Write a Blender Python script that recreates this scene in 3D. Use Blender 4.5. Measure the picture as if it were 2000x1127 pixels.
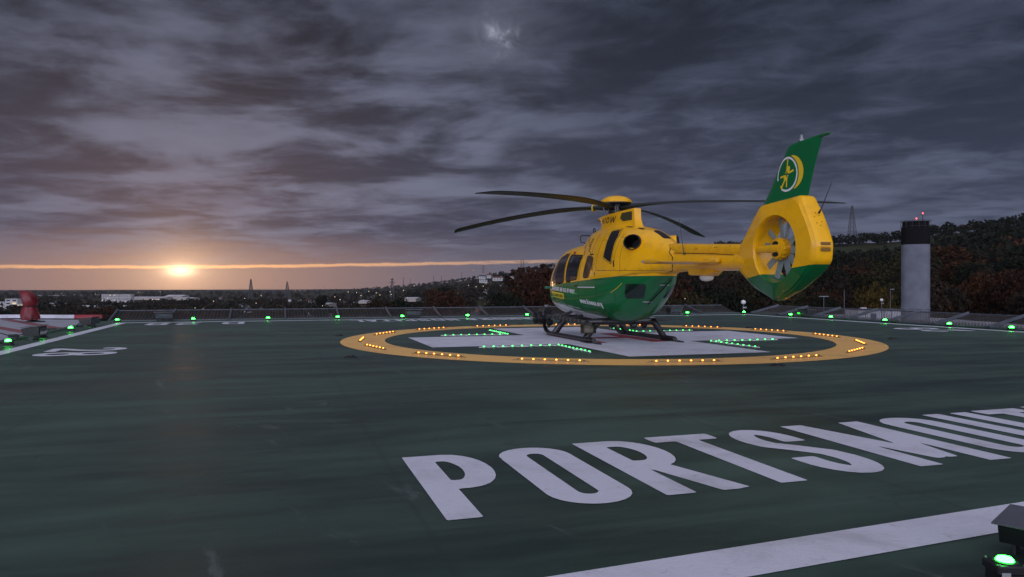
import bpy, math, random
import numpy as np
from mathutils import Vector, Matrix, noise
from mathutils.bvhtree import BVHTree
R = math.radians; PI = math.pi
for o in list(bpy.data.objects): bpy.data.objects.remove(o)
scene = bpy.context.scene
col = scene.collection
random.seed(7); rng = np.random.default_rng(7)

# ------------------------------------------------------------------ camera, sky, sun, exposure
CX, CY, CH, YAW, FPX, YH = -7.562, -16.759, 1.30, 17.41, 1467.0, 555.7
cam = bpy.data.cameras.new('camera'); camo = bpy.data.objects.new('camera', cam); col.objects.link(camo)
camo.location = (CX, CY, CH)
camo.rotation_euler = (R(90) - math.atan((563.5 - YH) / FPX), 0, -R(YAW))
cam.sensor_width = 36; cam.lens = 36 * FPX / 2000; cam.clip_start = 0.1; cam.clip_end = 60000
scene.camera = camo
cy, sy = math.cos(R(YAW)), math.sin(R(YAW))
def W(a, Yc, z=0.0):            # a = sideways/forward ratio as seen from the viewing spot, Yc = metres ahead
    X = a * Yc
    return Vector((CX + X * cy + Yc * sy, CY - X * sy + Yc * cy, z))
def A(px): return (px - 1000) / FPX
def Z(py, Yc): return CH + (YH - py) * Yc / FPX
SUN_A, SUN_E = A(352), math.atan((YH - 529) / FPX / math.sqrt(1 + A(352) ** 2))
sd = (W(SUN_A, 1) - Vector((CX, CY, 0))).normalized()
SUN = Vector((sd.x * math.cos(SUN_E), sd.y * math.cos(SUN_E), math.sin(SUN_E)))
SKY_STRENGTH = 0.06

class NT:
    def __init__(s, tree): s.t = tree; s.n = tree.nodes; s.l = tree.links
    def new(s, typ, **kw):
        n = s.n.new(typ)
        for k, v in kw.items(): setattr(n, k, v)
        return n
    def put(s, sock, v):
        if isinstance(v, bpy.types.NodeSocket): s.l.new(v, sock)
        elif v is not None: sock.default_value = v
    def m(s, op, a, b=None, c=None, clamp=False):
        n = s.new('ShaderNodeMath', operation=op, use_clamp=clamp)
        s.put(n.inputs[0], a); s.put(n.inputs[1], b)
        if c is not None: s.put(n.inputs[2], c)
        return n.outputs[0]
    def v(s, op, a, b=None, out=0):
        n = s.new('ShaderNodeVectorMath', operation=op)
        s.put(n.inputs[0], a)
        if b is not None: s.put(n.inputs[3] if op == 'SCALE' else n.inputs[1], b)
        return n.outputs[out]
    def ss(s, x, lo, hi, a=0.0, b=1.0, typ='SMOOTHSTEP'):
        n = s.new('ShaderNodeMapRange', interpolation_type=typ)
        s.put(n.inputs[0], x); s.put(n.inputs[1], lo); s.put(n.inputs[2], hi); s.put(n.inputs[3], a); s.put(n.inputs[4], b)
        return n.outputs[0]
    def noise(s, vec, scale, detail=5, rough=0.55, dist=0.0):
        n = s.new('ShaderNodeTexNoise'); s.put(n.inputs['Vector'], vec)
        n.inputs['Scale'].default_value = scale; n.inputs['Detail'].default_value = detail
        n.inputs['Roughness'].default_value = rough; n.inputs['Distortion'].default_value = dist
        return n.outputs[0]
    def mix(s, f, a, b, blend='MIX'):
        n = s.new('ShaderNodeMix', data_type='RGBA', blend_type=blend)
        s.put(n.inputs[0], f)
        s.put(n.inputs[6], tuple(a) + (1,) if isinstance(a, (tuple, list)) and len(a) == 3 else a)
        s.put(n.inputs[7], tuple(b) + (1,) if isinstance(b, (tuple, list)) and len(b) == 3 else b)
        return n.outputs[2]
    def comb(s, x, y, z):
        n = s.new('ShaderNodeCombineXYZ'); s.put(n.inputs[0], x); s.put(n.inputs[1], y); s.put(n.inputs[2], z); return n.outputs[0]
    def sep(s, v):
        n = s.new('ShaderNodeSeparateXYZ'); s.put(n.inputs[0], v); return n.outputs

world = bpy.data.worlds.new('World'); scene.world = world; world.use_nodes = True
N = NT(world.node_tree); N.n.clear()
tc = N.new('ShaderNodeTexCoord').outputs['Generated']
d = N.v('NORMALIZE', tc)
dz = N.sep(d)[2]
fw = N.v('DOT_PRODUCT', d, (sy, cy, 0), out=1)
rt = N.v('DOT_PRODUCT', d, (cy, -sy, 0), out=1)
up = N.m('MAXIMUM', dz, 0.0)
den = N.m('ADD', up, 0.09)
px_ = N.m('DIVIDE', rt, den); py_ = N.m('DIVIDE', fw, den)
cp = N.comb(N.m('ADD', N.m('MULTIPLY', px_, 0.92), N.m('MULTIPLY', py_, 0.10)), N.m('MULTIPLY', py_, 1.0), 0.0)
n1 = N.noise(cp, 0.55, 4, 0.5, 0.2)
n2 = N.noise(N.v('ADD', cp, (7.3, 2.1, 4.0)), 1.55, 7, 0.55, 0.35)
n3 = N.noise(N.v('ADD', cp, (1.3, 9.1, 2.0)), 4.2, 7, 0.62, 0.5)
nn = N.m('ADD', N.m('ADD', N.m('MULTIPLY', n1, 0.30), N.m('MULTIPLY', n2, 0.44)), N.m('MULTIPLY', n3, 0.32))
cl = N.ss(nn, 0.45, 0.66)
dark = N.mix(N.ss(up, 0.03, 0.33), (0.032, 0.041, 0.076), (0.010, 0.014, 0.026))
lite = N.mix(N.ss(up, 0.05, 0.33), (0.104, 0.122, 0.192), (0.052, 0.063, 0.104))
clouds = N.mix(cl, dark, lite)
# thin spot in the cloud high up
def spot(px, py, r0, r1):
    v = (W(A(px), 1, 0) - Vector((CX, CY, 0))); v.z = (YH - py) / FPX; v.normalize()
    dd = N.v('DOT_PRODUCT', d, tuple(v), out=1)
    return N.ss(dd, math.cos(r1), math.cos(r0))
pv = (W(A(970), 1, 0) - Vector((CX, CY, 0))); pv.z = (YH - 66) / FPX; pv.normalize()
gap = N.m('ADD', N.v('LENGTH', N.v('SUBTRACT', d, tuple(pv)), out=1), N.m('MULTIPLY', N.m('SUBTRACT', N.noise(N.v('SCALE', d, 1.0), 38.0, 6, 0.65, 0.6), 0.5), 0.075))
sp = N.m('ADD', N.m('MULTIPLY', N.m('EXPONENT', N.m('MULTIPLY', N.m('POWER', N.m('DIVIDE', N.m('MAXIMUM', gap, 0.0), 0.013), 2.0), -1.0)), 0.75), N.m('MULTIPLY', N.m('EXPONENT', N.m('DIVIDE', N.m('MAXIMUM', gap, 0.0), -0.035)), 0.28))
clouds = N.mix(sp, clouds, (0.32, 0.34, 0.43))
# brighter middle of the cloud deck
mid = N.m('MULTIPLY', spot(560, 330, 0.0, 0.45), N.ss(n2, 0.42, 0.64))
clouds = N.mix(N.m('MULTIPLY', mid, 0.55), clouds, (0.185, 0.205, 0.295))
# clear air glow at the horizon
sdot = N.v('DOT_PRODUCT', d, tuple(SUN), out=1)
near = N.m('POWER', N.m('MAXIMUM', sdot, 0.0), 30.0)
hz = N.mix(near, (0.125, 0.120, 0.160), (0.50, 0.26, 0.17))
hzf = N.ss(N.m('ADD', up, N.m('MULTIPLY', N.m('SUBTRACT', n2, 0.5), 0.03)), 0.008, 0.075, 1.0, 0.0)
skyc = N.mix(hzf, clouds, hz)
# bright slit between the cloud base and the horizon haze
hx = N.m('DIVIDE', rt, N.m('MAXIMUM', fw, 0.05))
el = N.m('DIVIDE', dz, N.m('MAXIMUM', fw, 0.05))
wob = N.m('MULTIPLY', N.m('SUBTRACT', N.noise(N.comb(hx, 0.0, 0.0), 11.0, 6, 0.7), 0.5), 0.0060)
ctr = N.m('ADD', N.m('ADD', 0.0236, N.m('MULTIPLY', N.m('POWER', N.m('ADD', N.m('MAXIMUM', N.m('ADD', hx, 0.42), 0.0), 0.0), 1.5), 0.0235)), wob)
wid = N.m('ADD', 0.0004, N.m('MULTIPLY', N.noise(N.comb(hx, 3.0, 0.0), 16.0, 5, 0.7), 0.0042))
dist = N.m('ABSOLUTE', N.m('SUBTRACT', el, ctr))
slit = N.ss(N.m('DIVIDE', dist, wid), 0.25, 1.25, 1.0, 0.0)
slit = N.m('MULTIPLY', slit, N.ss(fw, 0.2, 0.5))
slit = N.m('MULTIPLY', slit, N.ss(N.noise(N.comb(hx, N.m('MULTIPLY', el, 14.0), 0.0), 7.0, 4, 0.6), 0.28, 0.5, 0.35, 1.0))
slit = N.m('MULTIPLY', slit, N.ss(hx, 0.02, 0.10, 1.0, 0.0))
slc = N.mix(N.m('POWER', N.m('MAXIMUM', sdot, 0.0), 25.0), (0.55, 0.34, 0.23), (1.4, 0.66, 0.24))
skyc = N.mix(slit, skyc, slc)
# sun behind the slit: core and the glow of the air around it
g1 = N.m('MULTIPLY', N.ss(sdot, math.cos(R(1.1)), math.cos(R(0.25))), 6.0)
ang = N.m('ARCCOSINE', N.m('MINIMUM', sdot, 1.0))
flat = N.v('LENGTH', N.comb(N.m('MULTIPLY', N.m('SUBTRACT', hx, SUN_A), 0.38), N.m('SUBTRACT', el, math.tan(SUN_E) * math.sqrt(1 + SUN_A ** 2)), 0.0), out=1)
flat = N.m('ADD', flat, N.m('MULTIPLY', N.m('LESS_THAN', fw, 0.0), 9.0))
core = N.m('EXPONENT', N.m('MULTIPLY', N.m('POWER', N.m('DIVIDE', flat, 0.0068), 2.0), -1.0))
blaze = N.m('EXPONENT', N.m('DIVIDE', flat, -0.022))
halo = N.m('EXPONENT', N.m('DIVIDE', ang, -0.024))
halo2 = N.m('EXPONENT', N.m('DIVIDE', ang, -0.075))
glow = N.v('ADD', N.v('SCALE', (1.0, 0.75, 0.45), N.m('ADD', N.m('MULTIPLY', core, 1.7), N.m('MULTIPLY', blaze, 0.55))), N.v('ADD', N.v('SCALE', (1.0, 0.55, 0.25), N.m('MULTIPLY', halo, 0.7)), N.v('SCALE', (1.0, 0.50, 0.32), N.m('MULTIPLY', halo2, 0.038))))
skyv = N.v('ADD', skyc, glow)
# unseen sky overhead and behind the viewing spot, brightened to light the helicopter
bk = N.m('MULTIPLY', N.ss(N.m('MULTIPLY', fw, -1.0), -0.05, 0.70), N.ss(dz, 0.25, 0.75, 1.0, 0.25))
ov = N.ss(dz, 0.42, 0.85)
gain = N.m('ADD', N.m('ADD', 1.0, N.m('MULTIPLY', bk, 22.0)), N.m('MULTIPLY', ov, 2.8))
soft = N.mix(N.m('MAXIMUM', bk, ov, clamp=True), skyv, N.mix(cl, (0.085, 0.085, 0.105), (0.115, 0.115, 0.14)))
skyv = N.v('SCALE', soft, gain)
# below the horizon
skyv = N.mix(N.ss(dz, -0.03, -0.002), (0.02, 0.018, 0.018), skyv)
sky = N.new('ShaderNodeTexSky', sky_type='NISHITA', sun_disc=False, sun_elevation=SUN_E, sun_rotation=math.atan2(SUN.x, SUN.y), dust_density=4.0)
bg1 = N.new('ShaderNodeBackground'); N.put(bg1.inputs[0], sky.outputs[0]); bg1.inputs[1].default_value = SKY_STRENGTH * 0.12
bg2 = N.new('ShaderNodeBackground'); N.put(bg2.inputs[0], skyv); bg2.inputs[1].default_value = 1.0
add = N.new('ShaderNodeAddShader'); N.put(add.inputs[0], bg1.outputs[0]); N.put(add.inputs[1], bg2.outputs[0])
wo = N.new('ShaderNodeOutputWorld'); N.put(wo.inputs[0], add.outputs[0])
world.cycles.sampling_method = 'MANUAL'; world.cycles.sample_map_resolution = 1024

sun = bpy.data.lights.new('sun', 'SUN'); suno = bpy.data.objects.new('sun', sun); col.objects.link(suno)
sun.energy = 0.06; sun.angle = R(1.5); sun.color = (1.0, 0.55, 0.30)
suno.rotation_euler = (-SUN).to_track_quat('-Z', 'Y').to_euler()
vs = scene.view_settings; vs.view_transform = 'Standard'; vs.look = 'None'; vs.exposure = 0.0; vs.gamma = 1.0; vs.use_curve_mapping = False

# ------------------------------------------------------------------ helpers
def tag(o, label=None, cat=None, group=None, kind=None):
    if label: o['label'] = label
    if cat: o['category'] = cat
    if group: o['group'] = group
    if kind: o['kind'] = kind
    return o
def empty(name, loc, rz=0, **kw):
    o = bpy.data.objects.new(name, None); col.objects.link(o)
    o.location = loc; o.rotation_euler = (0, 0, rz); o.empty_display_size = 0.2
    tag(o, **kw); return o
def copy_tree(o, parent=None):
    c = o.copy(); col.objects.link(c); c.parent = parent
    for ch in list(o.children): copy_tree(ch, c)
    return c

class MB:
    def __init__(s): s.v = []; s.f = []; s.mi = []
    def add(s, vs, fs, mi=0):
        b = len(s.v); s.v += [tuple(v) for v in vs]; s.f += [tuple(b + i for i in f) for f in fs]; s.mi += [mi] * len(fs)
        return s
    def box(s, c, size, M=None, mi=0, bev=0.0):
        x, y, z = size[0] / 2, size[1] / 2, size[2] / 2
        if bev <= 0:
            vs = [Vector((a * x, b * y, e * z)) for a in (-1, 1) for b in (-1, 1) for e in (-1, 1)]
            fs = [(0, 1, 3, 2), (4, 6, 7, 5), (0, 4, 5, 1), (2, 3, 7, 6), (0, 2, 6, 4), (1, 5, 7, 3)]
        else:
            b = bev; ring = [(x - b, y), (x, y - b), (x, -y + b), (x - b, -y), (-x + b, -y), (-x, -y + b), (-x, y - b), (-x + b, y)]
            ri = [(p * (1 - b / x), q * (1 - b / y)) for p, q in ring]
            vs = []
            for zz, rg in ((-z, ri), (-z + b, ring), (z - b, ring), (z, ri)): vs += [Vector((p, q, zz)) for p, q in rg]
            fs = [tuple(range(0, 8)), tuple(range(31, 23, -1))]
            for k in range(3):
                for i in range(8): j = (i + 1) % 8; fs.append((8 * k + i, 8 * (k + 1) + i, 8 * (k + 1) + j, 8 * k + j))
        c = Vector(c)
        s.add([(M @ v if M else v) + c for v in vs], fs, mi); return s
    def tube(s, path, r, n=8, mi=0, cap=True, flat=None):
        P = [Vector(p) for p in path]; rs = r if isinstance(r, (list, tuple)) else [r] * len(P)
        vs = []; up = Vector((0, 0, 1))
        prev = None
        for i, p in enumerate(P):
            t = (P[min(i + 1, len(P) - 1)] - P[max(i - 1, 0)]).normalized()
            if prev is None:
                u = t.cross(up)
                if u.length < 0.05: u = t.cross(Vector((1, 0, 0)))
            else: u = prev - t * prev.dot(t)
            u.normalize(); w = t.cross(u); prev = u
            for k in range(n):
                a = 2 * PI * k / n
                vs.append(p + u * math.cos(a) * rs[i] + w * math.sin(a) * rs[i] * (flat or 1))
        fs = []
        for i in range(len(P) - 1):
            for k in range(n): j = (k + 1) % n; fs.append((i * n + k, (i + 1) * n + k, (i + 1) * n + j, i * n + j))
        if cap: fs += [tuple(range(n)), tuple(reversed(range((len(P) - 1) * n, len(P) * n)))]
        s.add(vs, fs, mi); return s
    def rings(s, rings, cap=True, mi=0, closed=True):
        n = len(rings[0]); vs = [v for r_ in rings for v in r_]; fs = []
        for i in range(len(rings) - 1):
            for k in range(n if closed else n - 1): j = (k + 1) % n; fs.append((i * n + k, i * n + j, (i + 1) * n + j, (i + 1) * n + k))
        if cap: fs += [tuple(reversed(range(n))), tuple(range((len(rings) - 1) * n, len(rings) * n))]
        s.add(vs, fs, mi); return s
    def lathe(s, prof, c=(0, 0, 0), n=24, M=None, mi=0):
        c = Vector(c); rg = []
        for r_, z in prof:
            rg.append([(M @ Vector((r_ * math.cos(2 * PI * k / n), r_ * math.sin(2 * PI * k / n), z)) if M else Vector((r_ * math.cos(2 * PI * k / n), r_ * math.sin(2 * PI * k / n), z))) + c for k in range(n)])
        return s.rings(rg, True, mi)
    def prism(s, pts, z0, z1, mi=0, M=None):
        n = len(pts); vs = [Vector((p[0], p[1], z0)) for p in pts] + [Vector((p[0], p[1], z1)) for p in pts]
        if M: vs = [M @ v for v in vs]
        fs = [tuple(reversed(range(n))), tuple(range(n, 2 * n))] + [(i, (i + 1) % n, n + (i + 1) % n, n + i) for i in range(n)]
        s.add(vs, fs, mi); return s
    def mesh(s, name, mats, smooth=None):
        me = bpy.data.meshes.new(name); me.from_pydata([tuple(v) for v in s.v], [], s.f)
        mats = mats if isinstance(mats, (list, tuple)) else [mats]
        for m in mats: me.materials.append(m)
        if len(mats) > 1: me.polygons.foreach_set('material_index', s.mi)
        me.validate(); me.update()
        if smooth:
            me.polygons.foreach_set('use_smooth', [True] * len(me.polygons)); me.set_sharp_from_angle(angle=R(smooth))
        return me
    def build(s, name, mats, parent=None, smooth=35, loc=None, **kw):
        o = bpy.data.objects.new(name, s.mesh(name, mats, smooth)); col.objects.link(o)
        if parent: o.parent = parent
        if loc is not None: o.location = loc
        tag(o, **kw); return o
    def bvh(s): return BVHTree.FromPolygons([Vector(v) for v in s.v], [f for f in s.f])

def mat(name, c, rough=0.5, metal=0.0, spec=0.5, coat=0.0, var=0.0, vscale=3.0, bump=0.0, bscale=40.0, emit=None, es=0.0, c2=None, rvar=0.0, alpha=None, trans=0.0):
    m = bpy.data.materials.new(name); m.use_nodes = True; T = NT(m.node_tree); b = T.n['Principled BSDF']
    b.inputs['Base Color'].default_value = tuple(c) + (1,); b.inputs['Roughness'].default_value = rough
    b.inputs['Metallic'].default_value = metal; b.inputs['Specular IOR Level'].default_value = spec
    b.inputs['Coat Weight'].default_value = coat; b.inputs['Coat Roughness'].default_value = 0.05
    b.inputs['Transmission Weight'].default_value = trans
    oc = T.new('ShaderNodeTexCoord').outputs['Object']
    if var > 0 or c2:
        n = T.noise(oc, vscale, 5, 0.6)
        c2 = c2 or tuple(x * (1 - var) for x in c)
        T.put(b.inputs['Base Color'], T.mix(T.ss(n, 0.35, 0.65), c, c2))
        if rvar: T.put(b.inputs['Roughness'], T.ss(n, 0.3, 0.7, rough - rvar, rough + rvar))
    if bump > 0:
        bn = T.new('ShaderNodeBump'); bn.inputs['Strength'].default_value = bump; bn.inputs['Distance'].default_value = 0.02
        T.put(bn.inputs['Height'], T.noise(oc, bscale, 4)); T.put(b.inputs['Normal'], bn.outputs[0])
    if emit:
        b.inputs['Emission Color'].default_value = tuple(emit) + (1,); b.inputs['Emission Strength'].default_value = es
    return m

# ---- flat shapes from signed distances (numpy), meshed by marching squares
def seg(X, Y, a, b, s, b0=True, b1=True):
    ax, ay = a; bx, by = b; dx, dy = bx - ax, by - ay; L = math.hypot(dx, dy)
    if L < 1e-6: return np.full(np.shape(X), 9.0)
    ux, uy = dx / L, dy / L
    t = (X - ax) * ux + (Y - ay) * uy; p = np.abs(-(X - ax) * uy + (Y - ay) * ux)
    tc_ = np.clip(t, 0, L); cap = np.hypot(t - tc_, p) - s
    rect = np.maximum(p - s, np.maximum(-t, t - L))
    out = cap.copy()
    if b0: out = np.where(t < 0, rect, out)
    if b1: out = np.where(t > L, rect, out)
    return out
def poly(X, Y, pts, s):
    out = np.full(X.shape, 9.0)
    n = len(pts) - 1
    for i in range(n): out = np.minimum(out, seg(X, Y, pts[i], pts[i + 1], s, i == 0, i == n - 1))
    return out
def arc(cx, cy_, rx, ry, a0, a1, n=12): return [(cx + rx * math.cos(R(a0 + (a1 - a0) * i / n)), cy_ + ry * math.sin(R(a0 + (a1 - a0) * i / n))) for i in range(n + 1)]
def glyph(ch, w, s):
    """strokes (polylines along stroke centres) in a box of width w and height 1; s = half stroke"""
    l, r, b, t = s, w - s, s, 1 - s; m = 0.5; cx = w / 2; rx = cx - s
    up_ = ch.upper()
    if ch in 'wihoagr' and ch.islower():
        x = 0.70; xt = x - s
        if ch == 'w': return [[(l * .6, x), (w * .27, 0)], [(w * .27, 0), (w * .5, x * .85)], [(w * .5, x * .85), (w * .73, 0)], [(w * .73, 0), (w - l * .6, x)]]
        if ch == 'i': return [[(cx, 0), (cx, x)], [(cx, .84), (cx, 1.0)]]
        if ch == 'h': return [[(l, 0), (l, 1)], [(l, xt * .8)] + arc(cx, xt - rx * .9, rx, rx * .9, 150, 0) + [(r, 0)]]
        if ch == 'o': return [arc(cx, x / 2, rx, x / 2 - s, 0, 360, 20)]
        if ch == 'a': return [arc(cx, xt - rx * .8, rx, rx * .8, 150, 0) + [(r, 0)], arc(cx, x * .27, rx, x * .27 - s * .6, 0, 360, 16)]
        if ch == 'g': return [arc(cx, x / 2, rx, x / 2 - s, 0, 360, 20), [(r, x), (r, -.1)] + arc(cx, -.1, rx, .12, 0, -150)]
        if ch == 'r': return [[(l, 0), (l, x)], arc(cx, xt - rx * .8, rx, rx * .8, 150, 30)]
    ch = up_
    k = 0.62
    O_ = lambda y0, y1, a=0, e=360, n=28: None
    def st(x0, x1, y0, y1, which):
        ry = min((x1 - x0) / 2 * 1.05, (y1 - y0) / 2); c_ = (x0 + x1) / 2; q = (x1 - x0) / 2
        top = arc(c_, y1 - ry, q, ry, 180, 0); bot = arc(c_, y0 + ry, q, ry, 0, -180)
        if which == 'ring': return top + bot + [top[0]]
        if which == 'top': return top
        if which == 'bot': return bot
    if ch == 'P': return [[(l, 0), (l, 1)], [(l, t), (cx, t)] + arc(cx, t - .24 * 1, rx, .24, 90, -90) + [(l, t - .48)]]
    if ch == 'R': return [[(l, 0), (l, 1)], [(l, t), (cx, t)] + arc(cx, t - .22, rx, .22, 90, -90) + [(l, t - .44)], [(cx * .95, t - .44), (w - s * .9, 0)]]
    if ch == 'B': return [[(l, 0), (l, 1)], [(l, t), (cx, t)] + arc(cx, t - .2, rx, .2, 90, -90) + [(l, t - .4)], [(l, b), (cx, b)] + arc(cx, b + (t - .4 - b) / 2, rx, (t - .4 - b) / 2, -90, 90) + [(l, t - .4)]]
    if ch in 'O0': return [st(l, r, b, t, 'ring')]
    if ch == 'Q': return [st(l, r, b, t, 'ring'), [(cx, .22), (w, 0)]]
    if ch == 'C': return [[(r, .68)] + list(reversed(st(l, r, b, t, 'top'))) + list(reversed(st(l, r, b, t, 'bot'))) + [(r, .32)]]
    if ch == 'G': return [[(r, .68)] + list(reversed(st(l, r, b, t, 'top'))) + list(reversed(st(l, r, b, t, 'bot'))) + [(r, .48)], [(r, .48), (cx, .48)]]
    if ch == 'U': return [[(l, 1)] + list(reversed(st(l, r, b, t, 'bot'))) + [(r, 1)]]
    if ch == 'D': return [[(l, 0), (l, 1)], [(l, t), (cx * .9, t)] + arc(cx * .9, t - .22, w - s - cx * .9, .22, 90, 0) + arc(cx * .9, b + .22, w - s - cx * .9, .22, 0, -90) + [(l, b)]]
    if ch == 'T': return [[(0, t), (w, t)], [(cx, 0), (cx, 1)]]
    if ch == 'I': return [[(cx, 0), (cx, 1)]]
    if ch in '1': return [[(cx, 0), (cx, 1)], [(0, .8), (cx, 1 - s * .6)]]
    if ch == 'H': return [[(l, 0), (l, 1)], [(r, 0), (r, 1)], [(l, .5), (r, .5)]]
    if ch == 'L': return [[(l, 0), (l, 1)], [(l, b), (w, b)]]
    if ch == 'E': return [[(l, 0), (l, 1)], [(l, b), (w, b)], [(l, t), (w, t)], [(l, .5), (w * .92, .5)]]
    if ch == 'F': return [[(l, 0), (l, 1)], [(l, t), (w, t)], [(l, .5), (w * .92, .5)]]
    if ch == 'N': return [[(l, 0), (l, 1)], [(r, 0), (r, 1)], [(l, 1), (r, 0)]]
    if ch == 'M': return [[(l, 0), (l, 1)], [(r, 0), (r, 1)], [(l * 1.1, 1), (cx, .12)], [(w - l * 1.1, 1), (cx, .12)]]
    if ch == 'W': return [[(s * .9, 1), (w * .27, 0)], [(w * .27, 0), (cx, .95)], [(cx, .95), (w * .73, 0)], [(w * .73, 0), (w - s * .9, 1)]]
    if ch == 'A': return [[(s * .9, 0), (cx, 1)], [(cx, 1), (w - s * .9, 0)], [(w * .25, .3), (w * .75, .3)]]
    if ch == 'V': return [[(s * .9, 1), (cx, 0)], [(cx, 0), (w - s * .9, 1)]]
    if ch == 'X': return [[(s, 0), (w - s, 1)], [(s, 1), (w - s, 0)]]
    if ch == 'S': return [[(r, .66)] + arc(cx, .74, rx, 1 - s - .74, 0, 180, 12) + [(l, .70), (l + .05 * w, .62), (cx, .52), (r - .05 * w, .40), (r, .30)] + arc(cx, .26, rx, .26 - s, 0, -180, 12) + [(l, .34)]]
    if ch == '2': return [[(l, .66)] + arc(cx, .74, rx, 1 - s - .74, 180, 0, 12) + [(r, .64), (w * .75, .45), (l + .02, b * 1.6)], [(0, b), (w, b)]]
    if ch == '8': return [st(l, r, .5, t, 'ring'), st(l, r, b, .5, 'ring')]
    if ch == '.': return [[(cx, 0), (cx, 2 * s)]]
    if ch == '-': return [[(0, .45), (w, .45)]]
    return []
def glyph_sdf(ch, w, s):
    G = glyph(ch, w, s)
    def f(X, Y):
        o = np.full(X.shape, 9.0)
        for g in G: o = np.minimum(o, poly(X, Y, g, s))
        lo = -.3 if ch == 'g' else 0
        return np.maximum(o, np.maximum(lo - Y, Y - 1))
    return f
def march(f, x0, x1, y0, y1, cell):
    nx = max(3, int((x1 - x0) / cell) + 1); ny = max(3, int((y1 - y0) / cell) + 1)
    xs = np.linspace(x0, x1, nx); ys = np.linspace(y0, y1, ny)
    Xg, Yg = np.meshgrid(xs, ys, indexing='ij'); F = f(Xg, Yg)
    vid = {}; V = []; Fc = []
    def corner(i, j):
        k = ('c', i, j)
        if k not in vid: vid[k] = len(V); V.append((xs[i], ys[j]))
        return vid[k]
    def edge(i, j, i2, j2):
        k = ('e', i, j, i2, j2) if (i, j) < (i2, j2) else ('e', i2, j2, i, j)
        if k not in vid:
            a, b = F[i, j], F[i2, j2]; t = a / (a - b)
            vid[k] = len(V); V.append((xs[i] + (xs[i2] - xs[i]) * t, ys[j] + (ys[j2] - ys[j]) * t))
        return vid[k]
    ins = F < 0
    for i in range(nx - 1):
        for j in range(ny - 1):
            q = [(i, j), (i + 1, j), (i + 1, j + 1), (i, j + 1)]; s_ = [ins[c] for c in q]
            if not any(s_): continue
            face = []
            for k in range(4):
                a, b = q[k], q[(k + 1) % 4]
                if s_[k]: face.append(corner(*a))
                if s_[k] != s_[(k + 1) % 4]: face.append(edge(*a, *b))
            if len(face) >= 3: Fc.append(tuple(face))
    return V, Fc
WID = {'M': .58, 'W': .60, 'I': .16, 'N': .42, 'T': .40, '.': .14, '1': .26, '-': .22, 'i': .16, 'w': .5, 'o': .32, 'a': .32, 'h': .32, 'g': .32, 'r': .26, 'O': .40}
def text2d(txt, h, wf=1.0, s=.075, gap=.10, cell=None, bold=1.0):
    V = []; Fc = []; x = 0.0
    for ch in txt:
        if ch == ' ': x += .26 * wf; continue
        w = WID.get(ch, .37) * wf
        v, f = march(glyph_sdf(ch, w, s), -.03, w + .03, -.34 if ch == 'g' else -.02, 1.02, cell or .03)
        b = len(V); V += [((x + p[0]) * h, p[1] * h) for p in v]; Fc += [tuple(b + i for i in g) for g in f]
        x += w + gap * wf
    return V, Fc, (x - gap * wf) * h
# ------------------------------------------------------------------ materials of the deck
def deck_material():
    m = bpy.data.materials.new('deck_paint_green'); m.use_nodes = True; T = NT(m.node_tree); b = T.n['Principled BSDF']
    P = T.new('ShaderNodeTexCoord').outputs['Object']; x, y, z = T.sep(P)
    st = T.comb(T.m('MULTIPLY', x, 0.22), T.m('MULTIPLY', y, 1.5), 0.0)
    a = T.noise(st, 0.9, 6, 0.62, 0.5); c = T.noise(P, 0.28, 4, 0.5, 0.3); e = T.noise(T.comb(T.m('MULTIPLY', x, .35), y, 3.0), 3.4, 5, 0.65, 0.2); g = T.noise(P, 55, 2, 0.6)
    k = T.m('ADD', T.m('ADD', T.m('MULTIPLY', a, 0.5), T.m('MULTIPLY', c, 0.3)), T.m('MULTIPLY', e, 0.2))
    base = T.mix(T.ss(k, 0.36, 0.64), (0.006, 0.021, 0.014), (0.042, 0.080, 0.058))
    base = T.mix(T.m('MULTIPLY', T.ss(T.noise(T.v('ADD', P, (31.0, 4.0, 0.0)), 0.16, 5, 0.6), 0.52, 0.68), 0.5), base, (0.040, 0.048, 0.034))
    sc = T.noise(T.comb(T.m('ADD', T.m('MULTIPLY', x, 3.2), T.m('MULTIPLY', y, 0.5)), T.m('MULTIPLY', y, 0.7), 9.0), 0.8, 6, 0.7, 0.6)
    base = T.mix(T.m('MULTIPLY', T.ss(sc, 0.60, 0.72), 0.6), base, (0.090, 0.115, 0.105))
    sk = T.noise(T.v('ADD', P, (5.0, 77.0, 0.0)), 1.7, 7, 0.72, 0.8)
    base = T.mix(T.m('MULTIPLY', T.ss(sk, 0.60, 0.70), 0.5), base, (0.008, 0.014, 0.012))
    # joints between the coated plates
    def joints(cn, step, off):
        w = T.m('ABSOLUTE', T.m('SUBTRACT', T.m('FRACT', T.m('DIVIDE', T.m('ADD', cn, off), step)), 0.5))
        return T.ss(w, 0.490, 0.498)
    j = T.m('MAXIMUM', joints(x, 3.05, 0.7), joints(y, 6.1, 1.9))
    base = T.mix(T.m('MULTIPLY', j, 0.35), base, (0.012, 0.022, 0.018))
    T.put(b.inputs['Base Color'], base)
    T.put(b.inputs['Roughness'], T.ss(k, 0.40, 0.60, 0.46, 0.68, 'LINEAR'))
    b.inputs['Specular IOR Level'].default_value = 0.5
    bn = T.new('ShaderNodeBump'); bn.inputs['Strength'].default_value = 0.35; bn.inputs['Distance'].default_value = 0.01
    T.put(bn.inputs['Height'], T.m('ADD', T.m('MULTIPLY', g, 0.35), T.m('MULTIPLY', e, 0.8))); T.put(b.inputs['Normal'], bn.outputs[0])
    return m
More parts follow.
